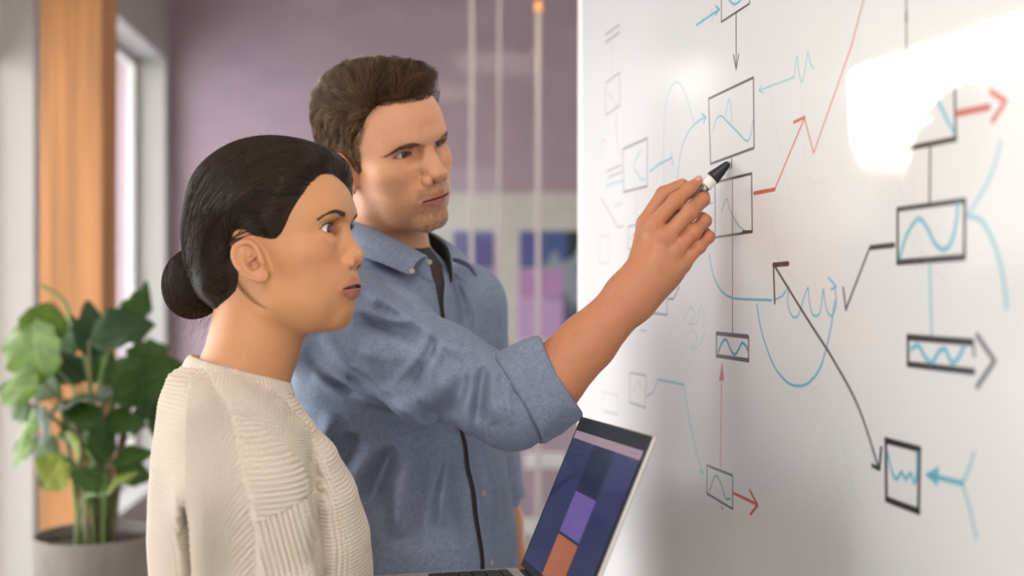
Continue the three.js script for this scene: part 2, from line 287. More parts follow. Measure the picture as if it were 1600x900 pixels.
const WOMAN = {
  liner: 0.0026,
  cy: 0.048, cz: -0.006, cw: 0.0715, ch: 0.088, cl: 0.091, fy: 0.058, fz: 0.036, fw: 0.06, fh: 0.052, fd: 0.062, my: -0.012, mz: 0.036, mw: 0.0535, mh: 0.07, md: 0.05,
  gx: 0.038, gy: -0.046, gz: 0.012, gr: 0.012, cnx: 0.009, cny: -0.068, cnz: 0.067, cnr: 0.0125, chw: 0.0165, kx: 0.043, ky: 0.004, kz: 0.052, kw: 0.022, kh: 0.018, kd: 0.026,
  sy: -0.0375, sz: 0.0955, scy: -0.0405, scz: 0.0795, lw: 0.0285, lipS: 1.05, gap: 0.0015, ey: 0.0295, turn: 0.13, ex: 0.0305, ez: 0.0725, er: 0.0122, ew: 0.015, eu: 0.0062, el: 0.004, cant: 0.1, crease: 0.0007, bz: 0.087, browS: 0.85,
  ny: 0.034, nz: 0.0955, ty: -0.001, tz: 0.1095, nw: 0.0165, by: -0.0135, bzz: 0.094, earx: 0.0705, eary: 0.0025, earz: 0.002, earT: 0.36, flare: 0.42, earS: 0.92,
  neck: [[0, 0.0, -0.022, 0.05], [0, -0.06, -0.028, 0.047], [0, -0.12, -0.05, 0.05], [0, -0.2, -0.07, 0.06]],
  profile: [[0.078, 0.0965], [0.0654, 0.1], [0.05, 0.1002], [0.036, 0.0953], [0.0231, 0.0965], [0.0122, 0.1025], [-0.001, 0.1097], [-0.009, 0.1064], [-0.0178, 0.0968], [-0.0301, 0.0976], [-0.0467, 0.0949], [-0.0543, 0.0878], [-0.0662, 0.0856], [-0.0771, 0.0796]],
};
const MAN = {
  fillY: 0.016,
  liner: 0.0016,
  cy: 0.05, cz: -0.009, cw: 0.0735, ch: 0.09, cl: 0.1015, fy: 0.06, fz: 0.038, fw: 0.0605, fh: 0.055, fd: 0.063, my: -0.014, mz: 0.036, mw: 0.058, mh: 0.072, md: 0.053,
  gx: 0.046, gy: -0.052, gz: 0.012, gr: 0.0135, cnx: 0.013, cny: -0.0785, cnz: 0.078, cnr: 0.0145, chw: 0.021, kx: 0.046, ky: 0.002, kz: 0.055, kw: 0.022, kh: 0.017, kd: 0.026,
  sy: -0.043, sz: 0.1015, scy: -0.0438, scz: 0.085, lw: 0.0278, lipS: 0.9, gap: 0.001, ey: 0.027, turn: 0.16, ex: 0.0338, ez: 0.069, er: 0.0122, ew: 0.0168, eu: 0.0044, el: 0.0031, cant: 0.06, crease: 0.0009, bz: 0.0925, browS: 1.12,
  ny: 0.033, nz: 0.099, ty: -0.006, tz: 0.1225, nw: 0.0205, by: -0.0185, bzz: 0.103, earx: 0.0745, eary: 0.005, earz: -0.009, earT: 0.2, flare: 0.4, earS: 1.06,
  neck: [[0, 0.0, -0.022, 0.056], [0, -0.06, -0.03, 0.057], [0, -0.12, -0.045, 0.06], [0, -0.2, -0.065, 0.07]],
  profile: [[0.062, 0.1025], [0.047, 0.105], [0.034, 0.0995], [0.02, 0.1035], [0.006, 0.115], [-0.006, 0.1235], [-0.015, 0.116], [-0.0225, 0.104], [-0.034, 0.1055], [-0.043, 0.1015], [-0.051, 0.1035], [-0.06, 0.0965], [-0.078, 0.0985], [-0.088, 0.092]],
};
// ---------- the room ----------
// plan: depth Z runs away from the camera. Left wall x = WX(Z); whiteboard plane x = BX(Z); back wall at Z = 7
const WX = (Z) => -1.536 - 0.0778 * Z, BX = (Z) => 0.571 - 0.1806 * Z, BACK = 7.0, FRONT = -2.6, WA = Math.atan(0.0778), BA = Math.atan(0.1806);
const plaster = dataTex(256, 256, (u, v, i, j) => { const n = 246 + 6 * noise3(i * 0.11, j * 0.11, 3) + 3 * noise3(i * 0.5, j * 0.5, 8); return [n, n, n]; });
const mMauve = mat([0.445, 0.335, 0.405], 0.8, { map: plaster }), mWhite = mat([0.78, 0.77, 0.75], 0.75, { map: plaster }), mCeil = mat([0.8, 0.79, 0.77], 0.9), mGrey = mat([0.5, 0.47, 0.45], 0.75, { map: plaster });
const mFloor = mat([0.6, 0.58, 0.56], 0.45, { map: dataTex(512, 512, (u, v, i, j) => { const n = 225 + 18 * noise3(i * 0.02, j * 0.02, 1) + 10 * noise3(i * 0.13, j * 0.13, 5) + 8 * noise3(i * 0.6, j * 0.6, 9); return [n, n * 0.99, n * 0.97]; }) });
mFloor.map.repeat.set(4, 5);
structure('floor', box(8, 0.1, 10.4, 0.6, -0.05, -2.4), mFloor);
structure('ceiling', box(8, 0.12, 10.4, 0.6, CEIL + 0.06, -2.4), mCeil);
structure('wall_back', box(6.4, CEIL, 0.15, 0.6, CEIL / 2, -BACK - 0.075), mMauve);
// left wall pieces between two deep window openings; local axis: along the wall
const wallT = 0.22;
const onWall = (Z0, Z1, y0, y1, t = wallT, back = 0) => { const L = (Z1 - Z0) / Math.cos(WA), g = box(t, y1 - y0, L, -t / 2 - back, (y0 + y1) / 2, 0); g.rotateY(WA); const Zm = (Z0 + Z1) / 2; g.translate(WX(Zm), 0, -Zm); return g; };
const W1 = [5.45, 6.88, 0.34, 2.87], W2 = [0.85, 4.56, 0.15, 2.87];  // second window lies mostly out of view, lengthened to light the board
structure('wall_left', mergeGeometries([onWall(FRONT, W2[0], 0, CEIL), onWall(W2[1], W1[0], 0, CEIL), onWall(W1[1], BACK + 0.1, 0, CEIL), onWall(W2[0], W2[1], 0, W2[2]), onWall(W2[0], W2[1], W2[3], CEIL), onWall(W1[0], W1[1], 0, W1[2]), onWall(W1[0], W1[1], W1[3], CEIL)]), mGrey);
const mFrame = mat([0.72, 0.71, 0.69], 0.5), mGlass = new THREE.MeshPhysicalMaterial({ color: 0xffffff, roughness: 0, transmission: 1, thickness: 0, ior: 1.45 });
const mReveal = mat([0.46, 0.455, 0.445], 0.6), mDark = mat([0.12, 0.12, 0.13], 0.5);
let wn = 0;
for (const [a, b, y0, y1] of [W1, W2]) {
  const w = thing('window', '', 'window'); delete w.userData.category; delete w.userData.label; w.userData.kind = 'structure'; w.name = 'window_' + ++wn;
  const r = 0.006, d = wallT;
  part('lining', mergeGeometries([onWall(b - r, b, y0, y1, d), onWall(a, a + r, y0, y1, d), onWall(a, b, y1 - r, y1, d), onWall(a, b, y0, y0 + 0.02, d + 0.0, -0.015)]), mReveal, w);
  const f = 0.045, back = d - 0.05;
  part('frame', mergeGeometries([onWall(a + r, a + r + f, y0, y1 - r, 0.045, back), onWall(b - r - f, b - r, y0, y1 - r, 0.045, back), onWall(a, b, y1 - r - f, y1 - r, 0.045, back), onWall(a, b, y0, y0 + f, 0.045, back)]), mFrame, w);
  part('pane', onWall(a + r + f, b - r - f, y0 + f, y1 - r - f, 0.004, back + 0.02), mGlass, w);
}
// wall with the whiteboard: thick partition that ends beyond the people
const boardEnd = 2.372;
const onBoard = (Z0, Z1, y0, y1, t, out = 0) => { const L = (Z1 - Z0) / Math.cos(BA), g = box(t, y1 - y0, L, t / 2 - out, (y0 + y1) / 2, 0); g.rotateY(BA); const Zm = (Z0 + Z1) / 2; g.translate(BX(Zm), 0, -Zm); return g; };
structure('wall_right', onBoard(FRONT, boardEnd - 0.01, 0, CEIL, 0.12, -0.0205), mWhite);
structure('wall_far_right', box(0.15, CEIL, 10, 3.3, CEIL / 2, -2.2), mWhite);
// out of view behind the camera: warm-tinted wall and wide window lighting the people
{
  const z = -FRONT, x0 = -2.5, x1 = -0.1, y0 = 0.08, y1 = 2.8, g = [box(3, CEIL, 0.2, x0 - 1.5, CEIL / 2, z), box(3.2, CEIL, 0.2, x1 + 1.6, CEIL / 2, z), box(x1 - x0, y0, 0.2, (x0 + x1) / 2, y0 / 2, z), box(x1 - x0, CEIL - y1, 0.2, (x0 + x1) / 2, (y1 + CEIL) / 2, z)];
  structure('wall_front', mergeGeometries(g), mat([0.8, 0.66, 0.5], 0.85, { map: plaster }));
  const w = new THREE.Group(); w.name = 'window_3'; w.userData.kind = 'structure'; scene.add(w);
  part('frame', mergeGeometries([box(x1 - x0, 0.06, 0.08, (x0 + x1) / 2, y0 + 0.03, z), box(x1 - x0, 0.06, 0.08, (x0 + x1) / 2, y1 - 0.03, z), box(0.06, y1 - y0, 0.08, x0 + 0.03, (y0 + y1) / 2, z), box(0.06, y1 - y0, 0.08, x1 - 0.03, (y0 + y1) / 2, z), box(0.06, y1 - y0, 0.08, (x0 + x1) / 2, (y0 + y1) / 2, z)]), mFrame, w);
  part('pane', box(x1 - x0 - 0.1, y1 - y0 - 0.1, 0.004, (x0 + x1) / 2, (y0 + y1) / 2, z), mGlass, w);
}
structure('baseboard_back', box(6.2, 0.1, 0.02, 0.6, 0.05, -BACK + 0.01), mWhite);
// ground outside the left-hand windows, kept pale to bounce light indoors
structure('ground', box(30, 0.2, 34, -17.2, -0.15, -6), mat([0.68, 0.67, 0.65], 0.95));
{ // out of view: wall placed to keep the low sun off the lower board
  const h = 3.34, g = new THREE.BoxGeometry(4.4, h, 0.3); g.translate(0, h / 2 - 0.05, 0); const o = structure('yard_wall', g, mat([0.74, 0.73, 0.71], 0.9, { map: plaster })); o.position.set(-5.5, 0, -9.0); o.rotation.y = Math.atan2(0.623, 0.782);
}
{ // out of view: roller blind placed to cut the top of the sun patch
  const b = thing('roller_blind', 'unseen white roller blind shading the top of the near left window', 'blind');
  const mB = new THREE.MeshPhysicalMaterial({ color: new THREE.Color().setRGB(0.8, 0.79, 0.77), roughness: 0.95, transmission: 0.35, thickness: 0, side: THREE.DoubleSide });
  part('fabric', onWall(W2[0] + 0.02, W2[1] - 0.02, 2.4, W2[3] - 0.03, 0.002, 0.14), mB, b); part('bottom_bar', onWall(W2[0] + 0.02, W2[1] - 0.02, 2.385, 2.405, 0.012, 0.135), mFrame, b); part('roller', onWall(W2[0] + 0.02, W2[1] - 0.02, W2[3] - 0.06, W2[3] - 0.01, 0.05, 0.115), mFrame, b);
}
// wooden post beside the window
const woodTex = dataTex(256, 1024, (u, v, i, j) => { const g = noise3(i * 0.09 + 1.4 * noise3(i * 0.02, j * 0.004, 2), j * 0.006, 4), f = noise3(i * 0.6, j * 0.02, 7), k = 1 + 0.1 * g + 0.07 * f + 0.06 * noise3(j * 0.004, i * 0.01, 3); return [205 * k, 148 * k, 96 * k]; });
{
  const p = thing('wooden_post', 'square orange-brown timber post standing in front of the bright window behind the plant', 'post', [at(108.5, 0, 3.775)[0], 0, -3.86]);
  const g = new RoundedBoxGeometry(0.202, CEIL, 0.17, 2, 0.006); g.translate(0, CEIL / 2, 0); part('post', g, mat([0.78, 0.74, 0.7], 0.6, { map: woodTex }), p); p.rotation.y = 0.06;
}
// added ceiling panels, unseen, filling the room with warm light
for (const [x, z] of FILL_PANELS) {
  const l = thing('ceiling_light', ['added ceiling fill panel above the whiteboard and the two people', 'added ceiling fill panel farthest back, behind the viewer', 'added ceiling fill panel beyond the whiteboard end, nearest the glass partition'][FILL_PANELS.findIndex((q) => q[0] === x && q[1] === z)], 'ceiling light', [x, CEIL, z], 'added ceiling fill panels');
  part('frame', box(0.9, 0.03, 0.9, 0, -0.015, 0, 0.005), mFrame, l); part('diffuser', box(0.84, 0.006, 0.84, 0, -0.032, 0), mat([0.9, 0.9, 0.88], 0.6, { emissive: new THREE.Color(1, 0.87, 0.72), emissiveIntensity: 1.2 }), l);
  const a = new THREE.RectAreaLight(new THREE.Color(1, 0.87, 0.75), FILL_POWER, 0.84, 0.84); a.position.set(x, CEIL - 0.04, z); a.lookAt(x, 0, z); scene.add(a);
}
// ---------- people: frames ----------
// a frame: origin, right-hand axes (l: the person's left, u: up, f: forward) in world space
function frame(o, f, pitch = 0, roll = 0) { // pitch > 0 lifts the chin, roll > 0 leans the head to the person's right
  let F = V(f).normalize(), U = new THREE.Vector3(0, 1, 0), L = new THREE.Vector3().crossVectors(U, F).normalize();
  U = new THREE.Vector3().crossVectors(F, L);
  const q = new THREE.Quaternion().setFromAxisAngle(L, -pitch); F.applyQuaternion(q); U.applyQuaternion(q);
  const r = new THREE.Quaternion().setFromAxisAngle(F, roll); L.applyQuaternion(r); U.applyQuaternion(r);
  const m = new THREE.Matrix4().makeBasis(L, U, F).setPosition(o[0], o[1], o[2]), inv = m.clone().invert();
  const tf = (M) => (p) => { const v = V(p).applyMatrix4(M); return [v.x, v.y, v.z]; };
  return { m, inv, toWorld: tf(m), toLocal: tf(inv) };
}
const RAD = Math.PI / 180;
// woman: profile to the camera. Man: turned between the camera and the board
const WH = frame([-0.2795, CAMY + 0.0325, -1.37], [1, 0, 0.23], 7 * RAD);
const WB = frame(at(383, 585, 1.37), [0.9798, 0, -0.2]); // origin at the base of her neck
const MB = frame(at(625, 395, 1.77), [0.836, 0, 0.55]); // origin at the base of his neck
const MHr = frame([0, 0, 0], [0.73, 0, 0.68], -8 * RAD, 19 * RAD);
const eyeW = at(658, 234, 1.67), eo = MHr.toWorld([0, MAN.ey, 0.08]);
const MH = frame([eyeW[0] - eo[0], eyeW[1] - eo[1], eyeW[2] - eo[2]], [0.73, 0, 0.68], -8 * RAD, 19 * RAD);
// ties the neck of a head field to the body's neck base
const neckTo = (H, base, P, r0, r1) => { const b = H.toLocal(base), m = [0, -0.062, -0.027]; P.neck = [[0, 0, -0.022, r0], [lerp(m[0], b[0], 0.25), lerp(m[1], b[1], 0.2), lerp(m[2], b[2], 0.2), r0 * 0.97], [b[0], b[1], b[2], r1]]; };
const woman = thing('person', '', 'person'), man = thing('person', '', 'person');
woman.userData.label = 'dark-haired woman with a low bun in a cream ribbed sweater, in profile, holding the laptop';
man.userData.label = 'short-haired man in a blue shirt with rolled sleeve, holding a marker to the whiteboard';

// ---------- skin ----------
const skinBump = dataTex(256, 256, (u, v, i, j) => { const n = 128 + 60 * noise3(i * 0.3, j * 0.3, 2) + 50 * noise3(i * 0.8, j * 0.8, 5); return [n, n, n]; }, false);
const skinMat = () => new THREE.MeshPhysicalMaterial({ color: 0xffffff, vertexColors: true, roughness: 0.5, sheen: 0.15, sheenRoughness: 0.5, sheenColor: new THREE.Color(1, 0.8, 0.7) });
const mSkinW = skinMat(), mSkinM = skinMat();
const mixc = (a, b, t) => [lerp(a[0], b[0], t), lerp(a[1], b[1], t), lerp(a[2], b[2], t)];

// ---------- eyes ----------
const irisTex = (c1, c2, sc = [228, 218, 210]) => dataTex(256, 256, (u, v) => { // u around, v from the pole of the cornea (0) backwards
  const a = v * Math.PI, n = noise3(Math.cos(u * 6.283) * 9, Math.sin(u * 6.283) * 9, v * 20);
  if (a < 0.2) return [8, 6, 5]; if (a < 0.5) { const t = (a - 0.2) / 0.3, k = 0.8 + 0.35 * n; return t > 0.82 ? [c1[0] * 0.35, c1[1] * 0.35, c1[2] * 0.35] : [lerp(c2[0], c1[0], t) * k, lerp(c2[1], c1[1], t) * k, lerp(c2[2], c1[2], t) * k]; }
  const r = step(1.0, 1.6, a) * 25; return [sc[0], sc[1] - r, sc[2] - r]; });
function eyes(P, H, parent, tex, look) {
  const g = new THREE.SphereGeometry(P.er, 40, 32); g.rotateX(Math.PI / 2); // pole to +z
  const uvA = g.attributes.uv; for (let i = 0; i < uvA.count; i++) uvA.setY(i, 1 - uvA.getY(i));
  const m = new THREE.MeshPhysicalMaterial({ map: tex, roughness: 0.22, clearcoat: 0.2, clearcoatRoughness: 0.05 });
  for (const s of [-1, 1]) { const o = part('eyeball', g, m, parent); const v = V(H.toWorld([s * P.ex, P.ey, P.ez])); o.position.copy(v); o.quaternion.setFromUnitVectors(new THREE.Vector3(0, 0, 1), V(look).normalize()); }
}
// pigment along the lash line: (a, y) measured to the edge of the eye opening
const lidTone = (P, f, a, y, z, c, ink) => {
  const [u, v, w] = f.eyeUV(a, y, z), q = u / P.ew; if (w < 0.002 || q * q > 1.25) return c;
  const vu = f.lidU(u), vl = f.lidL(u), e = v > (vu + vl) / 2 ? 0.92 * step(P.liner, 0.0005, Math.abs(v - vu)) : 0.4 * step(0.0012, 0.0002, Math.abs(vl - v));
  return mixc(c, ink, e * step(1.25, 1.0, q * q));
};
// ---------- lashes and brows ----------
function lashes(P, f, H, parent, m, len, R, upOnly) {
  const N = 60;
  for (const s of [-1, 1]) { const h = new Hairs(3); for (const top of upOnly ? [1] : [1, 0]) for (let i = 0; i < (top ? N : 16); i++) {
    const t = (top ? -0.55 : -0.2) + ((top ? 1.5 : 1.1) * i) / (top ? N - 1 : 15), u = t * P.ew, d = top ? 1 : -1, v = (top ? f.lidU(u) : f.lidL(u)) + d * 0.001;
    let w = 0.03; while (w > 0.006) { const q = f.lidPoint(u, v, w); if (f.bare(q[0], q[1], q[2]) < 0) break; w -= 0.0002; }
    const L = len * (top ? 1 : 0.3) * (0.8 + 0.35 * R()) * (0.75 + 0.35 * (t + 1) * 0.5), sp = t * 0.55 + (R() - 0.5) * 0.3;
    h.add([0, 0.33, 0.66, 1].map((q) => { const k = f.lidPoint(u + sp * L * q, v + d * L * (0.05 * q + (top ? 0.42 : 0.5) * q * q), w - 0.0005 + L * 0.9 * q * (1 - 0.25 * q)); return [s * k[0], k[1], k[2]]; }), 0.00012, 0.00004);
  } const g = h.geometry(); g.applyMatrix4(H.m); part('eyelashes', g, m, parent); }
}
function brows(f, H, parent, m, pts, n, R, len, rad) { // pts: [a, y, halfwidth, direction] along the brow from the nose outwards
  const c = catmull(pts, 40);
  for (const s of [-1, 1]) {
    const h = new Hairs(3);
    for (let i = 0; i < n; i++) {
      const q = c[Math.floor(R() * 39.99)], w = (R() * 2 - 1) * q[2], dir = q[3] + (R() - 0.5) * 0.4 - (w / q[2]) * 0.35, L = len * (0.7 + 0.5 * R());
      const path = [0, 0.5, 1].map((t) => { const a = q[0] + Math.cos(dir) * L * t, y = q[1] + w + Math.sin(dir) * L * t; let z = 0.125; while (z > 0.02 && f.bare(a, y, z) > 0) z -= 0.0003; return [s * a, y, z + 0.0002 + 0.0007 * t * (1 - t * 0.5)]; });
      h.add(path, rad, rad * 0.4);
    }
    const g = h.geometry(); g.applyMatrix4(H.m); part('eyebrow', g, m, parent);
  }
}
const polyDist = (pts) => (x, y) => { // signed distance to a closed polygon, positive inside
  let d = 1e9, s = -1;
  for (let i = 0, j = pts.length - 1; i < pts.length; j = i++) {
    const ex = pts[j][0] - pts[i][0], ey = pts[j][1] - pts[i][1], wx = x - pts[i][0], wy = y - pts[i][1], t = clamp((wx * ex + wy * ey) / (ex * ex + ey * ey)), bx = wx - ex * t, by = wy - ey * t;
    d = Math.min(d, bx * bx + by * by);
    const c1 = y >= pts[i][1], c2 = y < pts[j][1], c3 = ex * wy > ey * wx; if ((c1 && c2 && c3) || (!c1 && !c2 && !c3)) s = -s;
  }
  return s * Math.sqrt(d);
};
const skull = (P) => { const c = ell(0, P.cy, P.cz, P.cw, P.ch, P.cl), f = ell(0, P.fy, P.fz, P.fw, P.fh, P.fd), n = cap(0, 0.0, -0.03, 0.05, 0, -0.07, -0.035, P.cw * 0.68); return (x, y, z) => { const a = Math.abs(x); return sm(sm(c(a, y, z), f(a, y, z), 0.035), n(a, y, z), 0.04); }; };
const grad = (f, p, e = 0.001) => { const g = [f(p[0] + e, p[1], p[2]) - f(p[0] - e, p[1], p[2]), f(p[0], p[1] + e, p[2]) - f(p[0], p[1] - e, p[2]), f(p[0], p[1], p[2] + e) - f(p[0], p[1], p[2] - e)], l = Math.hypot(...g) || 1; return [g[0] / l, g[1] / l, g[2] / l, l / (2 * e)]; };
const onto = (f, p, off = 0, it = 4) => { for (let i = 0; i < it; i++) { const d = f(...p) - off, g = grad(f, p); p = [p[0] - d * g[0], p[1] - d * g[1], p[2] - d * g[2]]; } return p; };
// torso field from cross-sections [v, back, front, halfwidth] in a body frame (f forward, u up, l left)
const torso = (rows, pw = 2.4) => {
  const R = [...rows].sort((a, b) => a[0] - b[0]), n = R.length;
  const get = (v) => { let i = 0; while (i < n - 2 && R[i + 1][0] < v) i++; const t = step(0, 1, (v - R[i][0]) / (R[i + 1][0] - R[i][0])); const t1 = clamp((v - R[i][0]) / (R[i + 1][0] - R[i][0])), q = 0.5 * t + 0.5 * t1; return [1, 2, 3].map((k) => lerp(R[i][k], R[i + 1][k], q)); };
  const lo = R[0][0], hi = R[n - 1][0], N = 200, T = []; for (let i = 0; i <= N; i++) T.push(get(lo + ((hi - lo) * i) / N));
  return (l, v, f) => {
    const t = clamp((v - lo) / (hi - lo)) * N, i = Math.min(Math.floor(t), N - 1), A = T[i], B = T[i + 1], w = t - i, b0 = lerp(A[0], B[0], w), f0 = lerp(A[1], B[1], w), hw = lerp(A[2], B[2], w);
    const a = (f0 - b0) / 2, c = (f0 + b0) / 2, e = Math.pow(Math.pow(Math.abs(f - c) / a, pw) + Math.pow(Math.abs(l) / hw, pw), 1 / pw), d = (e - 1) * Math.min(a, hw) * 0.95;
    return v > hi ? Math.hypot(Math.max(d, 0), v - hi) + Math.min(d, 0) * 0 + (d < 0 ? 0 : 0) : v < lo ? Math.hypot(Math.max(d, 0), lo - v) : Math.max(d, v - hi, lo - v);
  };
};

// a cloth sheet with thickness from a grid of points rows[i][j]
function sheet(rows, t) {
  const n = rows.length, m = rows[0].length, P = [], idx = [], N = [];
  const at3 = (i, j) => rows[clamp(i, 0, n - 1)][clamp(j, 0, m - 1)];
  for (let i = 0; i < n; i++) for (let j = 0; j < m; j++) { const a = at3(i + 1, j), b = at3(i - 1, j), c = at3(i, j + 1), d = at3(i, j - 1), u = [a[0] - b[0], a[1] - b[1], a[2] - b[2]], v = [c[0] - d[0], c[1] - d[1], c[2] - d[2]], q = [u[1] * v[2] - u[2] * v[1], u[2] * v[0] - u[0] * v[2], u[0] * v[1] - u[1] * v[0]], l = Math.hypot(...q) || 1; N.push([q[0] / l, q[1] / l, q[2] / l]); }
  for (const s of [0.5, -0.5]) for (let i = 0; i < n; i++) for (let j = 0; j < m; j++) { const q = N[i * m + j], p = rows[i][j]; P.push(p[0] + q[0] * t * s, p[1] + q[1] * t * s, p[2] + q[2] * t * s); }
  const K = n * m, quad = (a, b, c, d) => idx.push(a, b, c, a, c, d);
  for (let i = 0; i < n - 1; i++) for (let j = 0; j < m - 1; j++) { const a = i * m + j, b = a + m, c = b + 1, d = a + 1; quad(a, b, c, d); quad(K + a, K + d, K + c, K + b); }
  for (let i = 0; i < n - 1; i++) { quad(i * m, K + i * m, K + i * m + m, i * m + m); const e = i * m + m - 1; quad(e, e + m, K + e + m, K + e); }
  for (let j = 0; j < m - 1; j++) { quad(j, j + 1, K + j + 1, K + j); const e = (n - 1) * m + j; quad(e, K + e, K + e + 1, e + 1); }
  return geo(P, null, idx);
}
// raises soft folds on cloth: each is a polyline seen square-on from the front (x, y), with a width, a height and a depth range
const foldField = (list) => { // [[ [px,py,Z], ... ], width, height]
  const F = list.map(([pts, wd, ht]) => { const q = catmull(pts.map((p) => at(...p)), 14); let x0 = 9, x1 = -9, y0 = 9, y1 = -9, z0 = 9, z1 = -9; for (const p of q) { x0 = Math.min(x0, p[0]); x1 = Math.max(x1, p[0]); y0 = Math.min(y0, p[1]); y1 = Math.max(y1, p[1]); z0 = Math.min(z0, p[2]); z1 = Math.max(z1, p[2]); } return { q, wd, ht, b: [x0 - 3 * wd, x1 + 3 * wd, y0 - 3 * wd, y1 + 3 * wd, z0 - 0.09, z1 + 0.09] }; });
  return (x, y, z) => {
    let s = 0;
    for (const f of F) {
      const b = f.b; if (x < b[0] || x > b[1] || y < b[2] || y > b[3] || z < b[4] || z > b[5]) continue;
      let best = 1e9, tt = 0; const q = f.q, n = q.length - 1;
      for (let i = 0; i < n; i++) { const ex = q[i + 1][0] - q[i][0], ey = q[i + 1][1] - q[i][1], wx = x - q[i][0], wy = y - q[i][1], t = clamp((wx * ex + wy * ey) / (ex * ex + ey * ey)), d = (wx - ex * t) ** 2 + (wy - ey * t) ** 2; if (d < best) { best = d; tt = (i + t) / n; } }
      const dd = Math.sqrt(best) / f.wd; if (dd > 3) continue;
      s += f.ht * Math.exp(-dd * dd) * Math.min(1, 4 * tt, 4 * (1 - tt)) * step(b[4], b[4] + 0.04, z);
    }
    return s;
  };
};
// ---------- the woman ----------
{
  const R = rng(11), H = WH, P = WOMAN;
  neckTo(H, WB.toWorld([0, -0.035, -0.01]), P, 0.0485, 0.058);
  P.scm = null;
  const f = headField(P);
  const nb = H.toLocal(WB.toWorld([0, -0.02, 0])), slope = chain([[...H.toLocal(WB.toWorld([0, -0.03, -0.015])), 0.045], [...H.toLocal(WB.toWorld([0.085, -0.072, -0.01])), 0.034]], 0.02), slope2 = chain([[...H.toLocal(WB.toWorld([0, -0.03, -0.015])), 0.045], [...H.toLocal(WB.toWorld([-0.085, -0.072, -0.01])), 0.034]], 0.02);
  const fh = (x, y, z) => { const d = f(x, y, z); return y < -0.05 ? sm(d, Math.min(slope(x, y, z), slope2(x, y, z)), 0.035) : d; };
  const base = [0.53, 0.252, 0.115], lip = [0.4, 0.125, 0.09], blush = [0.56, 0.22, 0.115];
  const head = polygonize(fh, [-0.1, -0.215, -0.125], [0.1, 0.15, 0.125], 0.0016, 1);
  paint(head, (x, y, z) => {
    const n = 1 + 0.035 * noise3(x * 60, y * 60, z * 60) + 0.03 * noise3(x * 300, y * 300, z * 300);
    let c = base; const a = Math.abs(x);
    c = mixc(c, blush, 0.45 * Math.exp(-(((a - 0.043) / 0.022) ** 2 + ((y + 0.003) / 0.02) ** 2)) * (z > 0.03 ? 1 : 0));
    const er = a > 0.066 && z < 0.02 && z > -0.04 && y > -0.03 && y < 0.04 ? 0.35 : 0; c = mixc(c, [0.56, 0.24, 0.14], er);
    if (z > 0.06) c = mixc(c, lip, 0.85 * step(0.0021, 0.0001, f.lips(x, y, z)));
    if (z > 0.06) c = mixc(c, [0.12, 0.04, 0.025], step(0.0012, 0.0002, f.nostril(x, y, z)));  // nostril recess darkened in the skin colour, standing for its shade
    if (z > 0.06) c = mixc(c, [0.2, 0.06, 0.045], step(0.0008, 0.0001, f.slit(x, y, z)));  // lip gap painted dark: mouth flesh and the shade between the lips
    c = lidTone(P, f, a, y, z, c, [0.035, 0.02, 0.015]);
    return [c[0] * n, c[1] * n, c[2] * n];
  });
  head.applyMatrix4(H.m);
  // arms and trunk under the sweater, legs: coarser
  const w2l = WB.toLocal;
  const handAt = (s) => (s < 0 ? [-0.15, -0.3, 0.235] : [0.13, -0.318, 0.235]);
  const limb = (s) => chain([[s * 0.125, -0.085, -0.005, 0.036], [s * 0.185, -0.34, 0.01, 0.038], [...handAt(s).map((q, i) => q - (i === 2 ? 0.07 : i === 1 ? 0.01 : 0)), 0.025], [...handAt(s), 0.024]], 0.02);
  const trunk = torso([[-0.02, -0.06, 0.05, 0.06], [-0.08, -0.07, 0.055, 0.12], [-0.2, -0.075, 0.1, 0.13], [-0.4, -0.06, 0.07, 0.115], [-0.56, -0.1, 0.08, 0.16], [-0.62, -0.1, 0.08, 0.16]]);
  const legs = (l, v, q) => { const a = Math.abs(l); return chain([[0.085, -0.56, -0.01, 0.088], [0.08, -0.9, 0.005, 0.055], [0.08, -1.28, -0.02, 0.036]], 0.03)(a, v, q); };
  const A1 = limb(-1), A2 = limb(1);
  const fingers = (s) => { const h = handAt(s); return [0, 1, 2, 3].map((i) => cap(h[0] + s * (-0.02 + 0) - s * 0.0, h[1], h[2] + 0.0 - 0.027 + i * 0.018, 0.009, h[0] - s * 0.075, h[1] - 0.002, h[2] - 0.02 + i * 0.017, 0.0075)).concat([cap(h[0], h[1], h[2] + 0.0, 0.011, h[0] - s * 0.012, h[1] + 0.004, h[2] + 0.05, 0.009)]); };
  const FG = [...fingers(-1), ...fingers(1)];
  const fb = (x, y, z) => { const [l, v, q] = bl(x, y, z); let d = sm(trunk(l, v, q), Math.min(A1(l, v, q), A2(l, v, q)), 0.02); d = sm(d, legs(l, v, q), 0.03); for (const g of FG) d = sm(d, g(l, v, q), 0.006); return d; };
  const e = WB.inv.elements, bl = (x, y, z) => [e[0] * x + e[4] * y + e[8] * z + e[12], e[1] * x + e[5] * y + e[9] * z + e[13], e[2] * x + e[6] * y + e[10] * z + e[14]];
  const o = WB.toWorld([0, 0, 0]);
  const rest = paint(polygonize(fb, [o[0] - 0.3, 0.04, o[2] - 0.34], [o[0] + 0.42, o[1] + 0.02, o[2] + 0.34], 0.009, 1), () => base);
  const body = part('body', mergeGeometries([head, rest]), mSkinW, woman);
  // hair: a smooth cap that thins out at the hairline, combed strands over it, a coiled bun
  const sk = skull(P);
